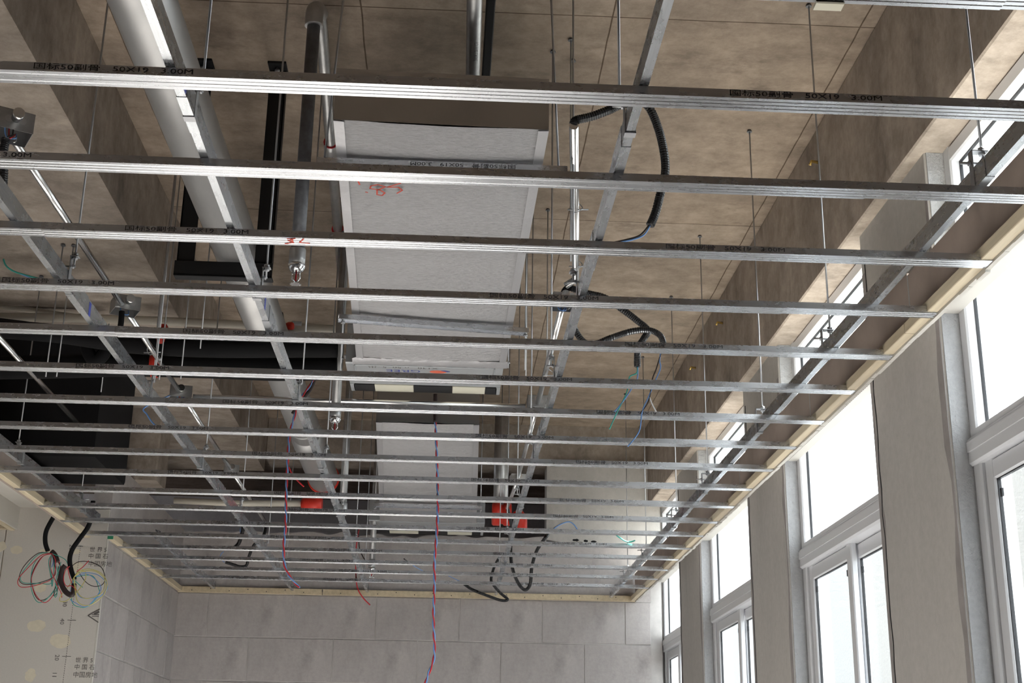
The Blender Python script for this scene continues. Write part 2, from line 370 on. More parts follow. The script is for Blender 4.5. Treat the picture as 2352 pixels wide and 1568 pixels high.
def stroke(mb, a, b, wdt, yy):
    d = (b-a).normalized(); n = Vector((-d.z, 0, d.x))*wdt/2
    mb._add([a+n, b+n, b-n, a-n, a+n+Vector((0, .0008, 0)), b+n+Vector((0, .0008, 0)), b-n+Vector((0, .0008, 0)), a-n+Vector((0, .0008, 0))], [(0, 1, 2, 3), (4, 7, 6, 5), (0, 4, 5, 1), (1, 5, 6, 2), (2, 6, 7, 3), (3, 7, 4, 0)])
def pw(px, py): return P(px, py, y=YI)
for a, b, ww in (((202, 1413), (229, 1398), .006), ((202, 1413), (226, 1429), .006), ((211, 1411), (228, 1411), .004), ((211, 1415), (227, 1415), .004), ((216, 1410), (228, 1404), .012)):
    stroke(em, pw(*a), pw(*b), ww, YI)
em.build('printed_emblem', 'inkgrey', wg)

# dropped slot on the left of the near trim
ln = struct('trim_4', (-2.06, 5, GZ))
MB().bbox((-2.090, 1.0, GZ), (-2.078, YJ, 3.09), .001).build('slot_board', 'boardback', ln)
MB().box((-2.47, 1.0, 3.09), (-2.078, YJ, 3.102)).build('slot_top', 'boardlight', ln)
MB().bbox((-2.475, 1.0, 2.962), (-2.463, YJ, 3.10), .001).build('slot_panel', 'boardlight', ln)
MB().bbox((-2.505, 1.0, 2.955), (-2.476, YJ, 2.985), .002).build('batten', 'woody', ln)
MB().bbox((-4.5, YJ-0.032, 2.958), (-2.51, YJ-0.002, 2.988), .002).build('batten', 'wood', ln)
for a, b in ((1.0, 3.4), (3.402, 5.6), (5.602, YJ)):
    MB().bbox((-2.078, a, GZ+.002), (-2.046, b, GZ+.038), .002).build('batten', 'woody', ln)
t = struct('trim_3', (-1.95, 8.8, GZ))
for a, b in ((YJ+.02, 8.9), (8.902, 9.86)):
    MB().bbox((-1.953, a, GZ+.002), (-1.921, b, GZ+.038), .002).build('batten', 'woody', t)
MB().box((-1.9535, YJ+.012, GZ), (-1.920, YJ+.02, GZ+.038)).build('green_paint_end', mat('green_paint', (0.03, 0.22, 0.12)), t)
t = struct('trim_2', (0, 9.87, GZ))
for a, b in ((-1.953, -.905), (-.900, .45), (.452, 1.40)):
    MB().bbox((a, 9.86, GZ-.002), (b, 9.895, GZ+.040), .002).build('batten', 'wood', t)
nl = MB()
for i in range(24): nl.lathe([(.004, 0), (.004, .0015)], (-1.85+i*.135, 9.859, GZ+.012+.014*(i % 2)), 'y', 6)
tag(nl.build('nail', 'ink', t), kind='stuff')
# right trim, pelmet boards and their top
t = struct('trim_1', (1.38, 5, GZ))
for a, b in ((.6, 2.3), (2.302, 3.745), (3.748, 6.1), (6.102, 8.2), (8.202, 9.86)):
    MB().bbox((1.366, a, GZ+.002), (1.399, b, GZ+.036), .002).build('batten', 'woody', t)
yy = [.3, 2.0, 3.777, 4.941, 6.231, 8.0, 9.88]
for a, b in zip(yy[:-1], yy[1:]):
    MB().bbox((1.400, a+.003, GZ+.003), (1.412, b-.003, 3.130+random.uniform(-.004, .004)), .001).build('pelmet_board', 'boardback', t)
for y in yy[1:-1]:
    MB().box((1.3995, y-.004, GZ+.01), (1.404, y+.004, 3.125)).build('putty_seam', 'reveal', t)
rg = MB()
for i in range(150):                    # ragged plaster along the lower board edge
    y = .6+i*.062; h = random.uniform(.002, .006)*(1 if random.random() < .9 else 1.8)
    rg.box((1.3995, y, GZ-h), (1.413, y+.063, GZ+.004))
tag(rg.build('ragged_plaster_edge', 'boardlight', t), kind='stuff')
dash = MB()
for i in range(3):
    pass
t5 = struct('trim_5', (1.5, 5, 3.07))
for a, b in ((.3, 2.63), (2.632, 4.70), (4.702, 6.4), (6.402, 8.2), (8.202, 9.88)):
    MB().bbox((1.413, a, 3.068), (XF+.001, b, 3.080), .001).build('soffit_board', 'boardlight', t5)
for i in range(90): 
    y = 4.7+i*.022; dash.box((1.575, y, 3.0672), (1.577, y+.011, 3.0682))
dash.build('printed_line', 'inkgrey', t5)

# right wall: piers between windows
wr = struct('wall_right', (XC, 0, 0))
cols = [(-8, 2.65), (3.95, 4.68), (5.995, 6.773), (8.107, 8.872), (9.955, 13)]  # first span unseen, left windowless to darken the channel sides
for a, b in cols:
    m = MB(); n = 14; pr = []
    m.bbox((XC, a, 0), (1.735, b, 3.641), .008); m.build('pier', 'render', wr)
    if 3 < a < 9:
        for q, side in ((a, -1), (b, 1)):
            rv = MB(); rv.box((XC+.006, q-.003 if side < 0 else q-.001, 0), (1.738, q+.001 if side < 0 else q+.003, 3.64)); rv.build('reveal', 'reveal', wr)
        for q0, q1 in ((a+.006, .045), (b-.006, -.05)):
            sm = MB(); zz = [z*.12 for z in range(4, 30)]
            sm.prism([(q0, z) for z in zz]+[(q0+q1*random.uniform(.35, 1.15), z) for z in reversed(zz)], 'x', XC-.0007, XC+.001); sm.build('mortar_smear', 'smear', wr)
        ck = MB(); pts = []
        z = .3
        while z < 3.6: pts.append((XC-.0005, b-.045+random.uniform(-.008, .008), z)); z += .09
        ck.tube(pts, .0026, 5); ck.build('crack', 'ink', wr)
for q in range(len(cols)-1):
    MB().box((XC, cols[q][1], 0), (1.735, cols[q+1][0], .85)).build('sill_wall', 'render', wr)
for i, (px, py) in enumerate(((1880, 373), (1660, 742), (1598, 845))):
    c = P(px, py, x=XB); MB().tube([c, c+Vector((-.03, 0, .004)), c+Vector((-.036, .004, -.012))], .007, 7).build('brass_stub', 'brass', ce)

# windows
def window(idx, y0, y1):
    z0, z1, zt, zb = .87, 3.641, 2.655, 2.565
    o = struct('window_%d' % idx, (XF, y0, z0)); x0, x1 = XF, XF+.075; fw = .055
    fr = MB()
    for a, b in (((x0, y0, z0), (x1, y0+fw, z1)), ((x0, y1-fw, z0), (x1, y1, z1)), ((x0+.0008, y0+.008, z1-fw), (x1-.0008, y1-.008, z1-.001)), ((x0+.0008, y0+.008, z0+.001), (x1-.0008, y1-.008, z0+fw))): fr.bbox(a, b, .006)
    fr.build('window_frame', 'upvc', o)
    tr = MB(); tr.bbox((x0-.012, y0+.004, zb), (x1, y1-.004, zt), .008); tr.box((x0-.004, y0+fw, zt), (x1-.02, y1-fw, zt+.018)); tr.box((x0-.016, y0+.004, (zb+zt)/2-.002), (x0-.011, y1-.004, (zb+zt)/2+.030)); tr.build('transom', 'upvc', o)
    xg = XF+.036
    def pane(par, ya, yb, za, zb_, xx):
        MB().box((xx-.002, ya-.004, za-.004), (xx+.002, yb+.004, zb_+.004)).build('pane', 'glass', par)
    def gask(par, ya, yb, za, zb_, xx):
        gk = MB()
        for a, b in (((xx-.005, ya-.002, za), (xx+.005, ya+.004, zb_)), ((xx-.005, yb-.004, za), (xx+.005, yb+.002, zb_)), ((xx-.005, ya, zb_-.004), (xx+.005, yb, zb_+.002)), ((xx-.005, ya, za-.002), (xx+.005, yb, za+.004))): gk.box(a, b)
        gk.build('gasket', 'gasket', par)
    pane(o, y0+fw, y1-fw, zt+.018, z1-fw, xg); gask(o, y0+fw, y1-fw, zt+.018, z1-fw, xg)
    ym = (y0+y1)/2
    for (a, b, xx) in ((ym-.035, y1-fw, XF+.014), (y0+fw, ym+.035, XF+.046)):
        s = MB(); sw = .062
        for p, q in (((xx, a, z0+fw), (xx+.026, a+sw, zb)), ((xx, b-sw, z0+fw), (xx+.026, b, zb)), ((xx+.0008, a+.008, zb-sw), (xx+.0252, b-.008, zb-.0008)), ((xx+.0008, a+.008, z0+fw+.0008), (xx+.0252, b-.008, z0+fw+sw))): s.bbox(p, q, .005)
        so = s.build('sash', 'upvc', o)
        pane(so, a+sw, b-sw, z0+fw+sw, zb-sw, xx+.013); gask(so, a+sw, b-sw, z0+fw+sw, zb-sw, xx+.013)
        st = MB(); st.box((xx+.006, b-sw-.030, zb-sw-.06), (xx+.012, b-sw-.016, zb-sw-.035)); st.box((xx+.006, a+sw+.016, zb-sw-.06), (xx+.012, a+sw+.030, zb-sw-.035)); st.build('stopper', 'gasket', so)
    return o
for i, q in enumerate((0, 1, 2, 3)):
    y0, y1 = cols[q][1], min(cols[q+1][0], 99)
    window(i+1, y0, y1)
# outside
ow = tag(MB().box((4.0, 8.4, -1), (4.2, 30, 3.85)).build('boundary_wall', 'outwall'), 'pale grey rendered boundary wall outside the windows', 'wall')
gr = MB().box((1.96, -30, -1.1), (40, 40, -1.0)).build('ground', mat('dark_ground', (0.10, 0.10, 0.10), 0.9, var=0.2, scale=2)); gr['kind'] = 'structure'  # unseen ground, coloured dark to cut the bounce onto the soffits

# ------------------------------------------------------------------ furring channels
def U_profile(e=0.0):
    """50 x 19 channel lying open side up; (y, z) from its near lower edge; two rolled grooves in the web"""
    W_, H_, T, l = .050, .019, .0012, .006; g = .0016
    out = [(0, 0), (.0100, 0), (.0118, g), (.0136, 0), (.0234, 0), (.0252, g), (.0268, 0), (.0366, 0), (.0384, g), (.0402, 0), (W_, 0), (W_, H_), (W_-l, H_), (W_-l, H_-T), (W_-T, H_-T), (W_-T, T)]
    inn = [(.0402, T), (.0384, g+T), (.0366, T), (.0268, T), (.0252, g+T), (.0234, T), (.0136, T), (.0118, g+T), (.0100, T), (T, T), (T, H_-T), (l, H_-T), (l, H_), (0, H_)]
    pr = out+inn
    return [(-e if y < .02 and False else y, z) for y, z in pr]
UP_ = U_profile()
LETT, LW = text_mesh('国标50副骨   50X19   3.00M', .0155, 1.0)
sc = .31/LW
for v in LETT.vertices: v.co.x *= sc
LETT.materials.append(MT['ink'])
ROWY = [1.95+.4*k for k in range(19)]
def channel(k, x0, x1, over, label, letters):
    y = ROWY[k]; e = .0014 if over else 0
    o = thing('furring_channel', label, 'channel', (x0, y, GZ-e), 'galvanised furring channels of the ceiling grid')
    m = MB()
    m.prism([(y-e+p*(1+2*e/.05), GZ-e+q) for p, q in UP_], 'x', x0, x1)
    m.build('profile', 'zx', o)
    for lx in letters:
        if x0+.02 < lx < x1-.31: put_text(LETT, 'lettering', 'ink', o, (lx, y-e-.0006, GZ+.0042), (1, 0, 0), (0, 0, 1))
    return o
for k in range(19):
    odd = (k % 2 == 1) if k < 12 else (k % 2 == 0)
    xl = -2.074 if k < 14.5 else -1.948
    xj = -1.05 if odd else (.95 if k < 14 else (.99 if k % 2 else .9))
    if k == 15: xj = -1.11
    if k == 17: xj = -1.02
    row = '%s row from the front' % ORD[k]
    ltr = (-.84, .54) if odd else (-1.27, .10, 1.17)
    if k == 2: ltr = (1.17, -1.27)
    if k == 16: ltr = (-.9, .35)
    if k == 14: ltr = (-1.0, .60)
    if k in (15, 17): ltr = (-.7, .28)
    long_left = xj > 0
    la = 'galvanised furring channel, left piece of the %s' % row
    lb = 'galvanised furring channel, right piece of the %s' % row
    left_over = not odd
    channel(k, xl, xj+(.0 if left_over else .10), left_over, la, ltr)
    channel(k, xj-(.10 if left_over else 0), 1.398, not left_over, lb, ltr)
oc = thing('plastic_clip', 'white plastic piece stuck under the frontmost channel', 'clip', P(1903, 10, z=GZ)); c = P(1903, 8, z=GZ)
MB().bbox((c.x-.025, c.y-.012, GZ-.007), (c.x+.025, c.y+.014, GZ-.002), .002).build('plate', 'cream', oc)
# red marker figures under the fourth row and blank price-tag free
mk = [o for o in COL.objects if o.name.startswith('furring_channel') and o.get('label', '').startswith('galvanised furring channel, right piece of the fourth')][0]
def strokes_z(paths, z, wdt, name, m, parent):
    mb = MB()
    for path in paths:
        pts = [P(px, py, z=z) for px, py in path]
        for a, b in zip(pts[:-1], pts[1:]):
            d = (b-a).normalized(); n = Vector((-d.y, d.x, 0))*wdt/2; h = Vector((0, 0, .0006)); a2, b2 = a-d*wdt*.3, b+d*wdt*.3
            mb._add([a2+n, b2+n, b2-n, a2-n, a2+n+h, b2+n+h, b2-n+h, a2-n+h], [(0, 1, 2, 3), (4, 7, 6, 5), (0, 4, 5, 1), (1, 5, 6, 2), (2, 6, 7, 3), (3, 7, 4, 0)])
    return mb.build(name, m, parent)
strokes_z([[(660, 549), (677, 548), (662, 553), (674, 557), (655, 560)], [(670, 548), (673, 558)], [(697, 549), (688, 557), (711, 559)]], GZ-.0025, .004, 'red_marker_figures', 'marker', mk)

# ------------------------------------------------------------------ carriers (the same channel on edge)
C_PR = [(0, 0), (.019, 0), (.019, .008), (.0178, .008), (.0178, .0012), (.0012, .0012), (.0012, .0488), (.0178, .0488), (.0178, .042), (.019, .042), (.019, .050), (0, .050)]
def carrier(x, y0, y1, label, open_left, marks):
    z = GZ+.0195
    o = thing('carrier_channel', label, 'channel', (x, y0, z), 'carrier channels on edge above the grid')
    pr = [((x+p) if not open_left else (x+.019-p), z+q) for p, q in C_PR]
    MB().prism(pr, 'y', y0, y1).build('profile', 'zy', o)
    for y in marks:                     # short sleeves where two lengths are lapped
        s = MB(); s.prism([(x-.0016, z-.0012), (x+.0206, z-.0012), (x+.0206, z+.0512), (x+.0194, z+.0512), (x+.0194, z), (x-.0004, z), (x-.0004, z+.0512), (x-.0016, z+.0512)], 'y', y, y+.16); s.build('joint_sleeve', 'zy', o)
    return o
CA, CB_, CCx, CD, CE = -1.130, -.585, .357, 1.205, -1.925
carrier(CE, 1.2, 7.32, 'galvanised carrier channel running at the far left beside the dropped slot', True, (5.0,))
carrier(-1.695, 7.75, 9.84, 'short galvanised carrier channel near the left block wall', True, (8.6,))
oA = carrier(CA, 1.2, 9.84, 'galvanised carrier channel, first one left of the round duct', True, (3.68, 6.4))
oB = carrier(CB_, 1.2, 9.84, 'galvanised carrier channel right under the round silver duct', True, (2.47, 3.86, 7.4))
oC = carrier(CCx, 1.2, 9.84, 'galvanised carrier channel to the right of the foil box', False, (2.62, 3.2, 5.2))
oD = carrier(CD, 1.2, 9.84, 'galvanised carrier channel nearest the windows', False, (2.70, 4.02, 6.6))
for o, x, y in ((oA, CA, 3.86), (oB, CB_, 2.44), (oB, CB_, 3.75)):
    MB().box((x+.0190, y, GZ+.022), (x+.0196, y+.022, GZ+.064)).build('blue_marker_line', 'bluemark', o)

# ------------------------------------------------------------------ threaded rods with stirrup hangers
def rod(x, y, z0, z1, label, side=None, cx=None, group='threaded hanger rods above the grid'):
    """side: -1/+1 side of the carrier (at cx) the stirrup strap is seen on"""
    o = thing('threaded_rod', label, 'rod', (x, y, z1), group)
    MB().tube([(x, y, z0), (x, y, z1)], .0031, 7).build('rod', 'zz', o)
    MB().lathe([(.011, 0), (.011, .003), (.008, .010)], (x, y, z1-.010), 'z', 8).build('anchor', 'ironpipe', o)
    if cx is not None:
        zc = GZ+.0195
        n = MB(); n.lathe([(.0085, 0), (.0085, .007)], (x, y, z0+.022), 'z', 6); n.lathe([(.0085, 0), (.0085, .007)], (x, y, z0+.034), 'z', 6); n.lathe([(.011, 0), (.011, .0015)], (x, y, z0+.030), 'z', 10); n.build('nut', 'zz', o)
        h = MB(); wd = .011; zt = z0+.029
        xa = cx-.003 if side < 0 else cx+.0195; xo = cx+.0195 if side < 0 else cx-.003
        h.box((min(x-.012, xa), y-wd, zt), (max(x+.012, xa+.003), y+wd, zt+.002))
        h.box((xa, y-wd, zc-.003), (xa+.0022, y+wd, zt+.002)); h.box((cx-.003, y-wd, zc-.0032), (cx+.022, y+wd, zc-.001)); h.box((xo, y-wd, zc-.003), (xo+.0022, y+wd, zc+.058))
        h.build('stirrup_hanger', 'zz', o)
        s = MB(); s.tube([(cx-.028, y, zc+.066), (cx+.034, y, zc+.066)], .0032, 6); s.lathe([(.007, 0), (.007, .005)], (xa-.006*(1 if side < 0 else -1), y, zc+.066), 'x', 6); s.build('cross_screw', 'zz', o)
    return o
zr = GZ+.085
for i, y in enumerate((2.77, 4.06, 5.02, 6.16, 7.04, 8.16, 9.02)):
    rod(CD+.026, y, zr, SZ, 'thin threaded rod, %s from the front of the row by the windows' % ORD[i], -1, CD)
for i, y in enumerate((2.56, 3.62, 4.44, 5.55, 6.6, 7.7, 8.75)):
    rod(CCx-.012, y, zr, SZ, 'thin threaded rod, %s from the front on the carrier right of the foil box' % ORD[i], -1, CCx)
for i, y in enumerate((2.562, 3.666, 4.743, 5.85, 6.95, 8.05, 9.1)):
    rod(CB_+.030, y, zr, SZ, 'thin threaded rod, %s from the front on the carrier under the round duct' % ORD[i], 1, CB_)
for i, y in enumerate((2.45, 3.625, 4.767, 5.9, 7.05, 8.2, 9.2)):
    rod(CA+.030, y, zr, SZ if False else SZ, 'thin threaded rod, %s from the front on the carrier left of the round duct' % ORD[i], 1, CA)
for i, y in enumerate((3.5, 4.7, 5.9, 7.0)):
    rod(CE-.010, y, zr, 3.84, 'thin threaded rod, %s from the front on the far left carrier' % ORD[i], -1, CE)
# rods that carry the pipes
for i, (px, py, y) in enumerate(((352, 872, 5.5), (366, 872, 5.5), (105, 865, 5.5), (130, 865, 5.5), (415, 870, 5.51), (460, 800, 5.47))):
    p = P(px, py, y=y); rod(p.x, p.y, p.z, 3.84 if p.x < -1.41 else SZ, 'bare threaded rod holding the black pipes, %s counted from the right' % ORD[i], group='rods that hold the black pipes')

# ------------------------------------------------------------------ round duct and its black trapeze
AX = -.835; AZ = 3.53
du = thing('round_duct', 'dull silver round air duct running away above the left carrier', 'duct', (AX, 2.0, AZ))
MB().lathe([(.086, 0), (.086, 2.88)], (AX, 2.0, AZ), 'y', 36).build('duct_length', 'duct', du)
MB().lathe([(.088, 0), (.088, .05)], (AX, 4.83, AZ), 'y', 36).build('joint_collar', 'duct', du)
MB().lathe([(.086, 0), (.086, 2.6)], (AX, 4.88, AZ), 'y', 36).build('duct_length', 'duct', du)
MB().lathe([(.088, 0), (.088, .05)], (AX, 7.3, AZ), 'y', 36).build('joint_collar', 'duct', du)
MB().lathe([(.086, 0), (.098, .15), (.098, 1.2)], (AX, 7.48, AZ), 'y', 36).build('duct_length', 'duct', du)
MB().lathe([(.098, 0), (.106, .004), (.106, .03), (.098, .034)], (AX, 8.68, AZ), 'y', 36).build('red_end_ring', 'red', du)
tz = thing('pipe_bracket', 'black painted steel trapeze bracket under the round duct', 'bracket', (-.87, 4.67, SZ))
for nm, x0, x1 in (('post', -1.04, -.975), ('post', -.752, -.688)):
    m = MB(); m.bbox((x0, 4.655, 3.44), (x1, 4.661, SZ), .001); m.bbox((x0 if x0 < -.9 else x1-.006, 4.655, 3.44), (x0+.006 if x0 < -.9 else x1, 4.70, SZ), .001); m.build(nm, 'blackpaint', tz)
    MB().bbox((x0-.004, 4.60, SZ-.010), (x1+.004, 4.71, SZ), .002).build('foot_plate', 'blackpaint', tz)
    MB().lathe([(.010, 0), (.010, .01), (.005, .012), (.005, .022)], ((x0+x1)/2, 4.63, SZ-.032), 'z', 8).build('bolt', 'zz', tz)
m = MB(); m.bbox((-1.045, 4.648, 3.385), (-.683, 4.655, 3.443), .001); m.bbox((-1.045, 4.648, 3.385), (-.683, 4.70, 3.391), .001); m.build('cross_bar', 'blackpaint', tz)

# ------------------------------------------------------------------ foil boxes and air conditioning units
def foil_box(name, label, pts, zb, zt, rod_label):
    """pts: near left, near right, far right, far left corners of the underside"""
    o = thing(name, label, 'duct', (pts[0][0], pts[0][1], zb))
    n = 22; m = MB(); vs = []; fs = []
    for i in range(n+1):
        t = i/n
        l = Vector((*pts[0], 0)).lerp(Vector((*pts[3], 0)), t); r = Vector((*pts[1], 0)).lerp(Vector((*pts[2], 0)), t)
        for j in range(9):
            q = l.lerp(r, j/8); q.z = zb - .012*math.sin(math.pi*j/8)*(.4+.6*math.sin(6.3*t*2)**2) + random.uniform(-.0015, .0015); vs.append(q)
    for i in range(n):
        for j in range(8): fs.append((i*9+j, i*9+j+1, (i+1)*9+j+1, (i+1)*9+j))
    m._add(vs, fs, True); m.build('foil_underside', 'foil', o)
    s = MB()
    a, b, c, d = [Vector((*p, 0)) for p in pts]; up = Vector((0, 0, zt)); dn = Vector((0, 0, zb))
    s._add([b+dn, c+dn, c+up, b+up, d+dn, a+dn, a+up, d+up], [(0, 1, 2, 3), (4, 5, 6, 7), (3, 2, 7, 6), (1, 4, 7, 2)]); s.build('foil_side', 'foil', o)
    e = MB(); e._add([a+dn, b+dn, b+up, a+up], [(0, 1, 2, 3)]); e.build('foil_end', 'foilend', o)
    tp = MB()
    for p, q in ((a, d), (b, c)):
        iw = (b-a).normalized()*.03*(1 if p is a else -1)
        tp._add([p+dn-Vector((0, 0, .004)), q+dn-Vector((0, 0, .004)), q+iw+dn-Vector((0, 0, .006)), p+iw+dn-Vector((0, 0, .006))], [(0, 1, 2, 3)])
    tp.build('foil_tape', 'foiltape', o)
    return o
ZB = 3.372
fb = foil_box('foil_duct_box', 'large silver foil-wrapped duct box hanging in the middle', [(-.356, 3.36), (.252, 3.375), (.232, 5.62), (-.424, 5.62)], ZB, 3.535, '')
strokes_z([[(823, 417), (826, 424)], [(885, 429), (868, 424), (852, 427), (850, 433), (872, 436), (884, 443), (878, 449), (866, 447), (866, 437), (885, 429)], [(920, 421), (889, 430), (915, 430), (924, 437), (912, 444)], [(840, 441), (844, 442)]], ZB-.016, .005, 'red_marker_figures', 'marker', fb)
def ac_unit(label, x0, x1, y0, y1, zb, zt, logo, lug=.03):
    o = thing('air_conditioner', label, 'air conditioner', ((x0+x1)/2, y0, zb))
    MB().bbox((x0, y0, zb), (x1, y1-.12, zt), .006).build('casing', 'unit', o)
    rb = MB(); q = .035
    for a, b in (((x0+q, y0+.016, zb-.004), (x1-q, y0+.024, zb+.002)), ((x0+q, y1-.20, zb-.004), (x1-q, y1-.192, zb+.002)), ((x0+q, y0+.016, zb-.004), (x0+q+.008, y1-.192, zb+.002)), ((x1-q-.008, y0+.016, zb-.004), (x1-q, y1-.192, zb+.002))): rb.bbox(a, b, .002)
    rb.build('pressed_rib', 'unit', o)
    fl = MB(); fl.box((x0, y1-.12, zb), (x0+.02, y1, zt)); fl.box((x1-.02, y1-.12, zb), (x1, y1, zt)); fl.box((x0, y1-.12, zt-.02), (x1, y1, zt)); fl.box((x0, y1-.12, zb+.02), (x1, y1-.11, zt)); fl.build('outlet_flange', 'unit', o)
    wdt = x1-x0
    for a, b, mm in ((.02, .16, 'blackpaint'), (.16, .42, 'cream'), (.42, .68, 'blackpaint'), (.68, .90, 'cream'), (.90, .98, 'blackpaint')):
        MB().bbox((x0+a*wdt+.001, y1-.11, zb), (x0+b*wdt-.001, y1-.004, zb+.014), .001).build('outlet_panel', mm, o)
    for sx in (x0-.015, x1):
        MB().bbox((sx, y0+.08, zb+.06), (sx+.015, y0+.13, zb+.064), .001).build('hanging_lug', 'unit', o)
    if logo:
        me, lw = text_mesh('GREE', .05, 1.35); xc = (x0+x1)/2
        put_text(me, 'lettering', 'logo', o, (xc-.02, y0+.075, zb-.0008), (-1, 0, 0), (0, 1, 0))
        lg = MB(); cx, cyy = xc+.055, y0+.092
        pr = [(cx+.042*math.cos(a)*(1 if math.cos(a) > 0 else .8), cyy+.020*math.sin(a)) for a in [2*math.pi*i/16 for i in range(16)]]
        lg.prism(pr, 'z', zb-.0012, zb+.001); lg.build('logo_mark', 'logored', o)
        l2 = MB(); l2.prism([(cx+.048, cyy-.004), (cx+.018, cyy-.018), (cx+.036, cyy-.022), (cx+.058, cyy-.010)], 'z', zb-.0016, zb+.001); l2.build('logo_mark', 'logo', o)
        me, lw = text_mesh('X130   o 50  5  出', .035, 1.2)
        put_text(me, 'lettering', 'inkgrey', o, (xc+.06, y0+.030, zb-.0008), (-1, 0, 0), (0, 1, 0))
    return o
ac_unit('grey ceiling air conditioning unit behind the large foil box', -.475, .225, 5.635, 6.07, ZB, 3.56, True)
# crumpled foil collar
m = MB(); vs = []; n = 40
for i in range(n+1):
    x = -.44+.68*i/n
    for (dy, dz) in ((-.07, -.004), (-.02, -.016), (.0, -.012), (.02, -.002)): vs.append((x, 5.61+dy+random.uniform(-.003, .003), ZB+dz+random.uniform(-.003, .003)))
m._add(vs, [(i*4+j, i*4+j+1, (i+1)*4+j+1, (i+1)*4+j) for i in range(n) for j in range(3)], True); m.build('foil_collar', 'foiltape', fb)
foil_box('foil_duct_box', 'smaller silver foil-wrapped duct box in front of the back wall opening', [(-.385, 6.62), (.145, 6.62), (.20, 9.30), (-.48, 9.30)], ZB, 3.54, '')
ac_unit('grey ceiling air conditioning unit in the back wall opening', -.56, .26, 9.32, 9.80, ZB, 3.56, False)

def strut(p, q, label, flip):
    """a length of the 50 x 19 channel, open side down, under a foil box"""
    p, q = Vector(p), Vector(q); o = thing('support_channel', label, 'channel', p, 'channels under the foil boxes')
    m = MB(); d = q-p; dx = Vector((d.x, d.y, d.z)).normalized(); n = Vector((-dx.y, dx.x, 0)).normalized()
    vs = [p+n*y+Vector((0, 0, -z)) for y, z in UP_]+[q+n*y+Vector((0, 0, -z)) for y, z in UP_]; k = len(UP_)
    m._add(vs, [(i, (i+1) % k, k+(i+1) % k, k+i) for i in range(k)]+[tuple(range(k)), tuple(range(2*k-1, k-1, -1))]); m.build('profile', 'zx', o)
    if flip: put_text(LETT, 'lettering', 'ink', o, p+dx*.585-n*.0006+Vector((0, 0, -.0045)), tuple(-dx), (0, 0, -1))
    return o
s1 = strut((-.418, 3.56, 3.352), (.322, 3.56, 3.352), 'galvanised channel under the large foil box, near one with print', True)
s2 = strut((-.452, 4.93, 3.352), (.30, 5.03, 3.352), 'galvanised channel slanting under the large foil box, far one', False)
strut((-.49, 8.6, 3.352), (.22, 8.6, 3.352), 'galvanised channel under the smaller foil box', False)
for a, b, i in (((-.40, 3.585, 3.33), (-.36, 3.62, SZ), 0), ((.30, 3.585, 3.30), (.262, 3.62, SZ), 1), ((-.437, 4.96, 3.10), (-.437, 4.96, SZ), 2), ((.288, 5.05, 3.18), (.288, 5.05, SZ), 3), ((-.50, 5.73, 3.40), (-.50, 5.73, SZ), 4), ((.25, 5.73, 3.40), (.25, 5.73, SZ), 5), ((-.48, 8.62, 3.3), (-.48, 8.62, SZ), 6), ((.21, 8.62, 3.3), (.21, 8.62, SZ), 7)):
    nm = ['near left end of the printed support channel', 'near right end of the printed support channel', 'left end of the slanting support channel', 'right end of the slanting support channel', 'left lug of the nearer air conditioning unit', 'right lug of the nearer air conditioning unit', 'left end of the rear support channel', 'right end of the rear support channel'][i]
    o = thing('threaded_rod', 'threaded rod hanging at the '+nm, 'rod', b, 'rods that hold the foil boxes')
    MB().tube([a, b], .0034, 7).build('rod', 'zz', o); MB().lathe([(.009, 0), (.009, .008)], (a[0], a[1], 3.322 if i < 4 else a[2]+.02), 'z', 6).build('nut', 'zz', o)
# ------------------------------------------------------------------ pipes
sp1 = thing('sprinkler', 'fire sprinkler with a red bulb on a dark drop pipe left of the foil box', 'sprinkler', (-.498, 3.90, 4.02), 'ceiling fire sprinklers')
def sprinkler(o, x, y, zt, zb, r, m_pipe):
    """drop pipe with coupling, chrome head, red bulb and deflector; zb = deflector"""
    MB().tube([(x, y, zb+.115), (x, y, zt)], r, 18).build('drop_pipe', m_pipe, o)
    MB().lathe([(r*1.18, 0), (r*1.22, .02), (r*1.22, .05), (r*1.1, .056)], (x, y, zb+.065), 'z', 20).build('coupling', 'pipe', o)
    MB().lathe([(r*.5, 0), (r*.95, .006), (r*1.25, .018), (r*1.25, .026)], (x, y, zb+.040), 'z', 20).build('head', 'chrome', o)
    f = MB(); f.tube([(x-.011, y, zb+.042), (x-.012, y, zb+.02), (x, y, zb+.004)], .003, 6); f.tube([(x+.011, y, zb+.042), (x+.012, y, zb+.02), (x, y, zb+.004)], .003, 6); f.build('yoke', 'chrome', o)
    MB().tube([(x, y, zb+.040), (x, y, zb+.010)], .0032, 7).build('glass_bulb', 'glassred', o)
    d = MB(); n = 36; pr = []
    for q in range(n):
        rr = .0185 if q % 3 else .0125; pr.append((x+rr*math.cos(2*math.pi*q/n), y+rr*math.sin(2*math.pi*q/n)))
    d.prism(pr, 'z', zb, zb+.0016); d.build('deflector', 'chrome', o)
SX, SY_ = -.498, 3.90
sprinkler(sp1, SX, SY_, 4.03, 3.078, .0215, 'ironpipe')
el = MB(); el.tube(smooth_path([(SX, SY_, 4.0), (SX, SY_, 4.05), (SX+.004, SY_+.02, 4.075), (SX+.01, SY_+.055, 4.08)], 5), .030, 16); el.build('elbow', 'pipe', sp1)
bp = thing('branch_pipe', 'pale zinc branch pipe running back from the sprinkler elbow', 'pipe', (SX, SY_+.06, 4.08))
A_, B__ = Vector((SX+.012, SY_+.06, 4.08)), P(785, 640, z=4.05)
MB().tube([A_, B__], .0215, 14).build('pipe', 'pipe', bp)
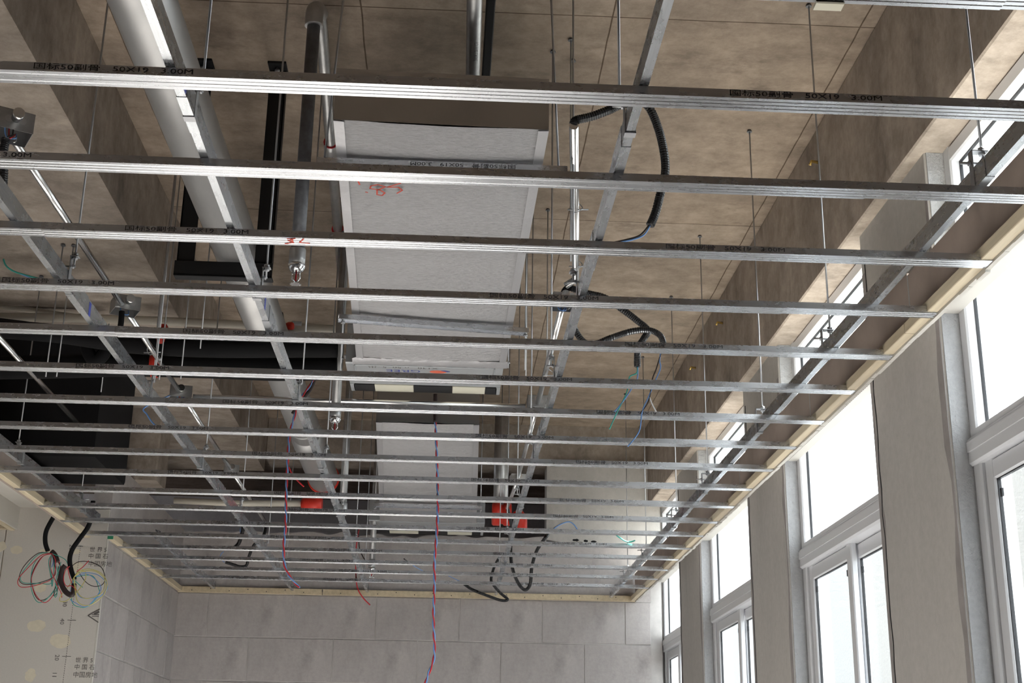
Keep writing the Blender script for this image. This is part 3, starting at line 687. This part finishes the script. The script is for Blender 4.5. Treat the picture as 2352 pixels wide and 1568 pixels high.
for t in (.42, .78):
    c = A_.lerp(B__, t); d = (B__-A_).normalized(); MB().tube([c-d*.09, c-d*.05, c+d*.03, c+d*.05], .03, 14, radii=[.029, .029, .029, .022]).build('coupling', 'pipe', bp)
    MB().tube([c-d*.093, c-d*.090], .0292, 14).build('red_thread_seal', 'wred', bp)
p2 = P(768, 990, z=3.09); sp2 = thing('sprinkler', 'fire sprinkler on a drop pipe left of the nearer air conditioning unit', 'sprinkler', (p2.x, p2.y, 3.9), 'ceiling fire sprinklers')
sprinkler(sp2, p2.x, p2.y, 4.0, 3.085, .021, 'pipe')
MB().tube([B__, (p2.x, p2.y-.04, 4.02)], .0215, 14).build('dark_pipe', 'ironpipe', bp)
p3 = P(785, 1210, z=3.0); sp3 = thing('sprinkler', 'small fire sprinkler beside the smaller foil box', 'sprinkler', (p3.x, p3.y, 3.9), 'ceiling fire sprinklers'); sprinkler(sp3, p3.x, p3.y, 4.0, 3.02, .021, 'pipe')
p4 = P(853, 1326, y=9.35); sp4 = thing('sprinkler', 'fire sprinkler hanging lowest, in front of the back wall', 'sprinkler', (p4.x, p4.y, 3.9), 'ceiling fire sprinklers'); sprinkler(sp4, p4.x, p4.y, 4.0, p4.z, .021, 'pipe')
for o_, x_, y_, ni in ((sp2, p2.x, p2.y, 0), (sp3, p3.x, p3.y, 0), (sp4, p4.x, p4.y, 0)):
    MB().lathe([(.03, 0), (.03, .05), (.012, .06), (.012, SZ-3.98-.06)], (x_, y_, 3.98), 'z', 12).build('ceiling_fixing', 'pipe', o_)
# pipe over the foil box, with a black strip behind
q0, q1 = P(1093, -120, z=3.80), P(1091, 400, z=3.80)
ov = thing('zinc_pipe', 'straight pale zinc pipe running over the top of the large foil box', 'pipe', q0)
MB().tube([q0, Vector((q1.x+.012, 6.9, 3.80))], .0235, 16).build('pipe', 'pipe', ov)
me, lw = text_mesh('200X7.2011121', .018, 1.0); put_text(me, 'lettering', 'inkgrey', ov, P(1088, 140, z=3.776), (0, -1, 0), (1, 0, 0))
for y in (3.2, 5.2, 6.6):
    hb = MB(); hb.tube([(q0.x+.004, y, 3.83), (q0.x+.004, y, SZ)], .005, 6); hb.lathe([(.027, -.01), (.027, .01)], (q0.x+.006, y, 3.80), 'y', 14); hb.build('pipe_hanger', 'pipe', ov)
bs = thing('black_bar', 'narrow black strip beside the pale pipe over the foil box', 'bar', (q0.x+.05, 3, 3.86))  # solid black bar drawn along a dark line beside the pipe
MB().bbox((q0.x+.040, 2.4, 3.86), (q0.x+.068, 6.9, 3.93), .003).build('strip', 'blackpaint', bs)
for y in (2.9, 4.8, 6.6): MB().bbox((q0.x+.048, y, 3.93), (q0.x+.060, y+.02, SZ), .002).build('bracket', 'blackpaint', bs)
# long cross pipes left
def cross_pipe(name, label, mtl, pts, r, cat='pipe', n=12):
    ps = [P(px, py, y=y) for px, py, y in pts]; o = thing(name, label, cat, ps[0])
    MB().tube(smooth_path(ps, 5), r, n).build('pipe', mtl, o); return o
c1 = cross_pipe('insulated_pipe', 'thick black foam-insulated pipe, lower of the two crossing on the left', 'black', [(-60, 845, 5.75), (120, 842, 5.75), (300, 838, 5.75), (480, 842, 5.75), (640, 848, 5.75), (775, 845, 5.75)], .054)
c2 = cross_pipe('insulated_pipe', 'black foam-insulated pipe, upper of the two crossing on the left', 'black', [(-60, 752, 5.6), (120, 765, 5.6), (300, 790, 5.6), (480, 800, 5.6), (640, 800, 5.6), (775, 800, 5.6)], .042)
cross_pipe('insulated_pipe', 'thin black insulated pipe sagging above the other black pipes', 'black', [(-60, 735, 6.25), (80, 752, 6.25), (240, 775, 6.25), (420, 783, 6.25), (620, 786, 6.25), (770, 778, 6.25)], .026)
cross_pipe('drain_pipe', 'ivory plastic drain pipe running level across the left side', 'pvc', [(-60, 727, 6.3), (200, 731, 6.3), (500, 743, 6.3), (790, 757, 6.3)], .022)
cross_pipe('drain_pipe', 'thin ivory plastic pipe sloping down at the far left', 'pvc', [(-60, 698, 6.35), (60, 710, 6.35), (130, 722, 6.35), (240, 735, 6.35)], .016)
vv = thing('insulation_sag', 'loose fold of black insulation hanging from the pipes', 'insulation', P(215, 770, y=5.9)); mm = MB()
mm.tube(smooth_path([P(196, 775, y=5.68), P(203, 808, y=5.68), P(218, 828, y=5.68), P(238, 812, y=5.68), P(252, 775, y=5.68)], 5), .03, 10); mm.build('fold', 'black', vv)
for i, (px, py, h, lab) in enumerate(((365, 772, .10, 'red pipe clamp on the upper black pipe'), (347, 834, .07, 'red pipe clamp on the lower black pipe'))):
    c = P(px, py, y=5.75 if i else 5.6); o = tag(MB().lathe([(.050, 0), (.060, .006), (.060, .030), (.050, .036)], (c.x, c.y, c.z-.005), 'x', 16).build('pipe_clamp', 'red'), lab, 'clamp')
st = thing('pipe_stub', 'short black insulated stub standing beside the round duct', 'pipe', P(640, 760, y=6.1))
MB().tube([P(638, 775, y=6.1), P(640, 730, y=6.1), P(641, 718, y=6.1)], .026, 14, radii=[.026, .026, .02]).build('foam_sleeve', 'black', st)
o = thing('red_valve', 'small red valve with a grey lever beside the black stub', 'valve', P(655, 742, y=6.2)); c = P(657, 748, y=6.2)
MB().lathe([(.014, 0), (.020, .01), (.020, .03), (.014, .04)], c, 'x', 12).build('body', 'red', o); MB().bbox(c+Vector((.03, -.01, .005)), c+Vector((.075, .01, .022)), .002).build('lever', 'unit', o)
# plain black box at the back left, hung under the beam
bb = thing('black_box', 'big black rectangular box high at the far left', 'duct', (-3, 6.7, 3.2))
MB().bbox((-4.6, 6.65, 3.16), (-1.80, 7.35, 3.81), .02).build('casing', 'black', bb)
for x in (-4.2, -3.0, -2.0): MB().bbox((x, 6.95, 3.80), (x+.02, 7.0, 3.84), .002).build('hanger', 'blackpaint', bb)
cl = struct('wall_upper_left', (-1.95, 8.3, 3.38)); MB().bbox((-2.07, 8.2, 3.38), (-1.82, 8.5, 3.84), .01).build('pier', 'beam', cl)
# red fittings at the back
o = thing('red_fitting', 'red plastic cone fitting on a pale pipe under the round duct', 'fitting', P(700, 1155, y=8.3)); c = P(692, 1156, y=8.3)
MB().lathe([(.030, 0), (.045, .03), (.052, .08), (.052, .13)], c, 'x', 20).build('cone', 'red', o)
MB().tube([P(400, 1149, y=8.3), P(520, 1155, y=8.3), c], .020, 12).build('pale_pipe', 'pvc', o)
o = thing('red_fitting', 'red grooved pipe elbow right of the smaller foil box', 'fitting', P(1160, 1180, y=8.9)); c = P(1130, 1180, y=8.9)
MB().lathe([(.07, 0), (.078, .01), (.078, .05), (.066, .055), (.066, .075), (.078, .08), (.078, .12), (.07, .13)], c, 'x', 22).build('body', 'red', o)
MB().tube([c+Vector((.16, 0, .02)), c+Vector((.20, 0, -.03)), c+Vector((.20, .02, -.09))], .042, 14).build('branch', 'red', o)
MB().lathe([(.012, 0), (.012, .03)], c+Vector((.03, -.085, -.03)), 'y', 8).build('bolt', 'chrome', o)
MB().tube([c+Vector((.06, .1, .05)), c+Vector((.06, .1, .75))], .05, 14).build('riser', 'pipe', o)

# ------------------------------------------------------------------ conduits and junction boxes
def junction_box(label, c, rz, wires, s=.078, h=.05):
    """open-bottomed zinc back box with knock-outs and a cable gland"""
    o = thing('junction_box', label, 'junction box', c, 'zinc junction boxes on the conduits'); o.rotation_euler = (0, 0, rz)
    t = .0015; a = s/2
    def part(mb, nm, ml):
        me = bpy.data.meshes.new(nm); me.from_pydata(mb.v, [], mb.f); me.polygons.foreach_set('use_smooth', mb.sm); me.materials.append(MT[ml]); q = bpy.data.objects.new(nm, me); COL.objects.link(q); q.parent = o; return q
    m = MB(); m.box((-a, -a, h/2-t), (a, a, h/2)); m.box((-a, -a, -h/2), (a, -a+t, h/2)); m.box((-a, a-t, -h/2), (a, a, h/2)); m.box((-a, -a, -h/2), (-a+t, a, h/2)); m.box((a-t, -a, -h/2), (a, a, h/2)); part(m, 'casing', 'pipe')
    for x in (-.018, .018): part(MB().lathe([(.011, 0), (.011, .0006)], (x, -a-.0006, 0), 'y', 14), 'knockout', 'duct')
    part(MB().lathe([(.011, 0), (.011, .0006)], (a, 0, 0), 'x', 14), 'knockout', 'duct')
    gl = MB(); gl.lathe([(.016, 0), (.016, .02), (.013, .02), (.013, .04)], (0, -a-.04, .004), 'y', 14); part(gl, 'gland', 'conduit')
    for i, ml in enumerate(wires):
        wv = MB(); wv.tube(smooth_path([(-.02+.012*i, 0, .01), (-.01+.008*i, .012, -.025), (.012-.01*i, -.008, -.036), (.016, .014, -.012)], 5), .0022, 6); part(wv, 'wire', ml)
    return o
XL, ZL = -1.262, 3.32
junction_box('zinc junction box at the left edge with blue and red wires', (XL+.01, 3.40, ZL+.012), .5, ('wblue', 'wred', 'wblack'), .10, .06)
junction_box('zinc junction box in the middle of the left conduit', (XL, 4.86, ZL+.012), .45, ('wblue',), .095, .055)
junction_box('zinc junction box with red and blue wires where the cross conduit starts', (XL, 6.02, ZL), .2, ('wblue', 'wred', 'wblue'), .10, .055)
junction_box('zinc junction box right of the nearer air conditioning unit', (.405, 6.06, ZL+.01), .0, ('wblack',), .095, .06)
junction_box('zinc junction box with blue wires on the right conduit', (.405, 4.70, 3.345), .1, ('wblue', 'wblue'), .08, .05)
junction_box('small zinc junction box with blue wires far back on the left conduit', (XL, 7.6, ZL), .2, ('wblue', 'wred'), .085, .05)
junction_box('small zinc junction box with blue wires far back on the right', (.40, 7.65, ZL), .1, ('wblue', 'wred'), .085, .05)
def conduit(label, pts, r=.0115):
    o = thing('conduit', label, 'conduit', pts[0], 'bright zinc cable conduits'); MB().tube(pts, r, 12).build('tube', 'conduit', o); return o
conduit('bright zinc conduit on the left between the first and second junction boxes', [(XL, 3.45, ZL), (XL, 4.80, ZL)])
conduit('bright zinc conduit on the left between the second and third junction boxes', [(XL, 4.92, ZL), (XL, 5.96, ZL)])
conduit('zinc conduit on the left running back behind the cross conduit', [(XL, 6.08, ZL), (XL, 7.55, ZL)])
conduit('zinc conduit on the left reaching the back wall', [(XL, 7.66, ZL), (XL, 9.2, ZL)])
conduit('long bright zinc conduit crossing from left to right', [(XL+.05, 6.06, ZL), (.35, 6.07, ZL)])
conduit('zinc conduit leaving the frame at the lower left', [P(-60, 712, z=3.30), P(180, 974, z=3.30)])
cr = conduit('bright zinc conduit right of the foil box, its end in a black hose', [P(1318, 288, z=3.40), P(1323, 640, z=3.40), (.412, 4.62, 3.38)], .0135)
conduit('zinc conduit on the right between the two junction boxes', [(.41, 4.76, 3.35), (.405, 6.0, ZL)], .0125)
conduit('zinc conduit on the right running back from the cross conduit', [(.405, 6.12, ZL), (.40, 7.6, ZL)])
conduit('zinc conduit on the right reaching the back wall', [(.40, 7.7, ZL), (.38, 8.5, ZL)])
for i, (px, py, lab) in enumerate(((1325, 476, 'wire clamp on the right conduit, nearer one'), (1326, 607, 'wire clamp on the right conduit, farther one'), (1262, 858, 'wire clamp on the right conduit near the cross conduit'), (348, 805, 'wire clamp on the left conduit by the red pipe clamps'))):
    c = P(px, py, z=3.40 if i < 2 else 3.33); o = thing('wire_clamp', lab, 'clamp', c, 'wire clamps that tie conduits to rods'); k = MB()
    k.tube([c+Vector((.018*math.cos(a), .010*math.sin(2*a), .018*math.sin(a))) for a in [2*math.pi*q/14 for q in range(15)]], .0018, 5, cap=False); k.build('loop', 'zz', o)
    MB().tube([c+Vector((-.03, -.006, -.012)), c+Vector((.038, .006, -.004))], .0026, 6).build('bolt', 'zz', o)
for i, (px, py, y, lab) in enumerate(((1311, 600, 4.35, 'threaded rod beside the right conduit at the nearer wire clamp'), (1316, 640, 4.5, 'threaded rod beside the right conduit at the farther wire clamp'), (1256, 858, 5.9, 'threaded rod beside the right conduit near the cross conduit'), (1208, 865, 6.0, 'threaded rod right of the nearer air conditioning unit'), (345, 905, 6.05, 'threaded rod beside the left conduit'), (232, 900, 6.5, 'threaded rod in front of the black box'))):
    p = P(px, py, y=y); rod(p.x, p.y, p.z, 3.84 if p.x < -1.41 else SZ, lab, group='rods beside the conduits')

# ------------------------------------------------------------------ hoses and wires
def hose(label, pts, r=.0125, ribbed=True, mtl='hose', name='corrugated_hose', cat='hose', tails=()):
    ps = smooth_path(pts, 8); o = thing(name, label, cat, ps[0])
    if ribbed:
        dense = []
        for a, b in zip(ps[:-1], ps[1:]):
            n = max(2, int((b-a).length/.0032)); dense += [a.lerp(b, i/n) for i in range(n)]
        dense.append(ps[-1]); MB().tube(dense, r, 10, radii=[r*(1.0 if i % 2 else .86) for i in range(len(dense))], smooth=False).build('sleeve', mtl, o)
    else: MB().tube(ps, r, 10).build('sleeve', mtl, o)
    for ml, tp in tails: MB().tube(smooth_path(tp, 6), .0026, 6).build('wire', ml, o)
    return o
def Y(lst, y): return [P(a, b, y=y) for a, b in lst]
Z = lambda lst, z: [P(a, b, z=z) for a, b in lst]
hose('black corrugated hose arching from the right conduit end behind the second channel', Y([(1317, 286), (1324, 276), (1360, 267), (1400, 252), (1430, 238)], 3.40)+Y([(1462, 228), (1490, 246), (1512, 295), (1525, 350), (1528, 395), (1518, 440), (1505, 490), (1493, 518)], 3.5), .0135,
     tails=(('wblue', Y([(1493, 518), (1478, 540), (1450, 551), (1425, 556), (1430, 566)], 3.5)), ('wblack', Y([(1490, 518), (1470, 540), (1440, 550), (1408, 557)], 3.5))))
hose('black corrugated hose looping over the fourth row, ending in green and blue wires', Y([(1310, 706), (1297, 690), (1296, 670), (1308, 661), (1330, 668), (1352, 674), (1390, 684), (1432, 712), (1462, 735), (1488, 758), (1480, 775), (1468, 795), (1464, 815), (1464, 842)], 4.69), .0135,
     tails=(('wgreen', Y([(1464, 842), (1462, 857), (1447, 864), (1444, 878), (1438, 905), (1418, 945), (1400, 985)], 4.69)), ('wblue', Y([(1465, 842), (1464, 868), (1455, 885), (1436, 915), (1412, 945)], 4.69))))
hose('black hose curving over the sixth row, ending in blue wires', Y([(1316, 728), (1320, 755), (1340, 784), (1365, 790), (1405, 775), (1450, 761), (1490, 758), (1516, 770), (1525, 792)], 4.64), .0125,
     tails=(('wblue', Y([(1522, 792), (1515, 825), (1517, 845), (1505, 875), (1488, 915), (1475, 945), (1468, 990), (1442, 1025)], 4.64)), ('wblack', Y([(1524, 792), (1508, 845), (1498, 872), (1490, 920), (1470, 950)], 4.64)), ('wwhite', Y([(1492, 912), (1498, 928), (1507, 945)], 4.64))))
hose('thin black hose at the left edge below the first junction box', Y([(14, 318), (8, 350), (8, 400), (2, 440), (-30, 470)], 3.42), .013)
hose('short black cable stub below the left middle junction box', Y([(280, 715), (278, 740), (274, 765)], 4.86), .011, False, 'black', 'cable', 'cable')
hose('black hose hanging in a deep loop in front of the back wall', [Vector((.382, 8.5, 3.32))]+Y([(1178, 1225), (1173, 1252), (1176, 1300), (1190, 1338), (1206, 1354), (1218, 1340), (1222, 1300), (1234, 1262), (1256, 1230)], 8.9)+[Vector((.755, 9.885, 3.42))], .0125)
hose('black hose with a sharp bend touching the wood strip of the back wall', Y([(1150, 1275), (1136, 1300), (1128, 1330), (1135, 1345), (1150, 1362), (1166, 1376), (1150, 1378), (1110, 1364), (1082, 1352), (1060, 1336)], 9.3), .011, tails=(('wblue', Y([(1060, 1336), (1030, 1322)], 9.3)),))
hose('thin black cable ending in a blue wire before the back wall', Z([(928, 1283), (938, 1290)], 2.946), .004, False, 'wblack', 'cable', 'cable', tails=(('wblue', Z([(938, 1290), (955, 1302), (978, 1314)], 2.945)),))
hose('black hose, left one of two hanging before the back wall at left', Y([(560, 1205), (556, 1225), (548, 1248), (537, 1258)], 9.0), .014, tails=(('wblue', Y([(552, 1212), (552, 1222), (556, 1222)], 9.0)),))
hose('black hose with a hook-shaped end before the back wall at left', [Vector((XL, 9.2, ZL))]+Y([(605, 1230), (583, 1252), (571, 1280), (566, 1298), (552, 1301), (535, 1296), (518, 1291)], 9.0), .011, tails=(('wblue', Y([(516, 1291), (506, 1282), (508, 1272), (514, 1266)], 9.0)),))
def twisted(label, pts, r=.0028, ca='wred', cb='wblue', pitch=.11):
    ps = smooth_path(pts, 14); o = thing('twisted_wire', label, 'wire', ps[0]); L = 0; A1 = []; B1 = []
    for i, p in enumerate(ps):
        if i: L += (p-ps[i-1]).length
        a = 2*math.pi*L/pitch; d = Vector((math.cos(a), math.sin(a), 0))*r*1.05; A1.append(p+d); B1.append(p-d)
    MB().tube(A1, r, 6).build('wire', ca, o); MB().tube(B1, r, 6).build('wire', cb, o); return o
twisted('red and blue twisted wire hanging down to the back wall strip at left', [P(768, 790, y=5.75)]+Y([(752, 800), (735, 842), (712, 885), (690, 917), (668, 985), (663, 1020), (660, 1070), (657, 1150), (656, 1205), (652, 1250), (652, 1285), (658, 1310), (672, 1332), (688, 1349)], 6.2), .0034)
hose('single red wire curling off the twisted pair', Y([(663, 1072), (672, 1090), (684, 1104), (698, 1117)], 6.2), .0036, False, 'wred', 'loose_wire', 'wire')
tw2 = twisted('long red and blue twisted wire hanging lowest in front of the back wall', Y([(1000, 968), (1003, 1040), (1005, 1120), (1005, 1180), (1002, 1240), (998, 1290), (998, 1340), (996, 1400), (996, 1440), (998, 1480), (996, 1515), (985, 1545), (975, 1575)], 6.4), .0036)
hose('thick black cable end at the top of the long twisted wire', Y([(1000, 905), (1000, 970)], 6.4), .011, False, 'wblack', 'cable', 'cable')
hose('thin red wire with a curled end before the back wall', Y([(826, 1205), (818, 1260), (817, 1300), (820, 1345), (832, 1370), (850, 1389)], 9.2), .0042, False, 'wred', 'loose_wire', 'wire')
hose('thin black wire beside the red wire before the back wall', Y([(823, 1205), (825, 1255), (832, 1275), (840, 1288)], 9.2), .004, False, 'wblack', 'loose_wire', 'wire')
hose('teal and blue wire end hanging at the left edge', Y([(8, 595), (14, 610), (30, 622), (60, 632), (95, 641)], 4.6), .0032, False, 'wgreen', 'loose_wire', 'wire', tails=(('wblue', Y([(26, 620), (60, 634), (70, 640), (66, 655)], 4.6)),))
hose('blue wire drooping below the third junction box', [Vector((XL-.03, 6.02, ZL))]+Y([(333, 935), (338, 952), (350, 970), (362, 980)], 6.05), .0036, False, 'wblue', 'loose_wire', 'wire')
hose('blue wire arching over the last rows at right', Y([(1270, 1216), (1285, 1205), (1305, 1198), (1318, 1204), (1327, 1217)], 9.884), .004, False, 'wblue', 'loose_wire', 'wire')
hose('green wire lying across the last rows at right', Z([(1378, 1221), (1405, 1220), (1420, 1232), (1436, 1242), (1448, 1244), (1458, 1241)], 2.9435), .004, False, 'wgreen', 'loose_wire', 'wire')
hose('black cables bundled with blue wires right of the second sprinkler wire', Y([(724, 868), (712, 895), (690, 922), (672, 950)], 6.5), .009, False, 'wblack', 'cable', 'cable')
# left coiled cable bundles
YW = 7.45
def coil(label, stem, loops, knot, YW=7.45):
    o = thing('cable_bundle', label, 'cable bundle', P(*stem[0], y=YW), 'cable ends coiled in front of the plasterboard')
    MB().tube(smooth_path(Y(stem, YW), 8), .0125, 10).build('sheath', 'black', o)
    for i, (ml, pts) in enumerate(loops):
        yy = YW-.05+.012*(i % 7)
        MB().tube(smooth_path([P(a, b, y=yy) for a, b in pts], 9), .0022, 6).build('wire', ml, o)
    MB().tube(smooth_path([P(a, b, y=YW-.03) for a, b in knot], 5), .014, 8).build('tie', 'wblack', o)
    return o
def lp(x, y, tx, ty, bulge): return [(x, y), (x+(tx-x)*.4-bulge, y+(ty-y)*.35), (tx-bulge*.4, ty-6), (tx, ty), (tx+bulge*.5, ty-14), (x+(tx-x)*.3+bulge*.6, y+(ty-y)*.45), (x+3, y+3)]
stemA = [(140, 1160), (120, 1192), (106, 1220), (104, 1245), (110, 1265)]
KA = (120, 1271)
loopsA = [('wred', [KA, (95, 1275), (60, 1308), (42, 1330), (44, 1345), (60, 1348), (95, 1340), (122, 1325), (128, 1290), KA]),
          ('wgreen', [KA, (90, 1272), (58, 1305), (47, 1326), (55, 1338), (90, 1339), (118, 1338), (116, 1300), KA]),
          ('wblack', [KA, (88, 1270), (55, 1300), (44, 1330), (60, 1342), (100, 1335), (126, 1320), (124, 1290), KA]),
          ('wred', [KA, (98, 1278), (78, 1310), (72, 1335), (82, 1365), (100, 1383), (118, 1372), (140, 1330), (136, 1290), KA]),
          ('wgreen', [KA, (96, 1274), (76, 1300), (71, 1345), (84, 1380), (104, 1378), (130, 1345), (142, 1305), KA]),
          ('wblack', [KA, (95, 1280), (73, 1320), (78, 1360), (92, 1378), (115, 1368), (134, 1335), (138, 1300), KA]),
          ('wgreen', [KA, (112, 1290), (118, 1330), (120, 1345), (124, 1300), KA]),
          ('wgreen', [KA, (150, 1285), (160, 1310), (170, 1330), (185, 1345), (190, 1348)]),
          ('wred', [KA, (115, 1300), (130, 1340), (140, 1360), (142, 1372)]),
          ('wgreen', [KA, (136, 1330), (126, 1360), (127, 1371), (131, 1362), (128, 1335), (140, 1290)]),
          ('wblack', [KA, (138, 1300), (125, 1355), (124, 1368), (132, 1355), (134, 1300)]),
          ('wblue', [KA, (122, 1290), (119, 1302), (126, 1284)])]
coil('cable bundle with red, black and green coils, left one', stemA, loopsA, [(118, 1266), (126, 1274), (132, 1290)])
stemB = [(214, 1150), (210, 1185), (202, 1210), (182, 1238), (166, 1262), (160, 1285), (164, 1310), (171, 1330)]
KB = (170, 1325)
loopsB = [('wyellow', [KB, (185, 1310), (210, 1307), (235, 1318), (246, 1340), (238, 1365), (215, 1385), (195, 1390), (178, 1380), (172, 1350), KB]),
          ('wyellow', [KB, (190, 1312), (220, 1312), (240, 1330), (236, 1358), (212, 1372), (190, 1372), (176, 1355), KB]),
          ('wblue', [KB, (188, 1315), (225, 1320), (247, 1345), (232, 1368), (205, 1374), (183, 1370), (175, 1350), KB]),
          ('wyellow', [KB, (180, 1312), (195, 1312), (196, 1330), (180, 1355), (155, 1378), (138, 1380), (140, 1368), (158, 1345), KB]),
          ('wblue', [KB, (200, 1318), (228, 1340), (228, 1360), (200, 1392), (175, 1385), (160, 1370), KB]),
          ('wblack', [(165, 1300), (180, 1290), (205, 1290), (232, 1302), (241, 1325), (235, 1342), (215, 1346), (196, 1335), (180, 1312)]),
          ('wgreen', [KB, (212, 1322), (228, 1355), (225, 1368), (205, 1390), (185, 1394), (165, 1380), KB]),
          ('wred', [(160, 1300), (150, 1310), (146, 1330), (152, 1345), (165, 1345), (175, 1355)]),
          ('wred', [(155, 1300), (160, 1325), (170, 1350), (174, 1356)]),
          ('wred', [(176, 1312), (190, 1302), (204, 1287)]),
          ('wblack', [(160, 1300), (142, 1310), (140, 1335), (148, 1355), (160, 1368)])]
coil('cable bundle with yellow, blue and green coils, right one', stemB, loopsB, [(150, 1298), (142, 1310), (140, 1335), (148, 1355), (160, 1365), (168, 1362), (170, 1340)], 7.30)
for o in list(COL.objects):
    if o.type == 'EMPTY' and not o.children and not o.parent: bpy.data.objects.remove(o)
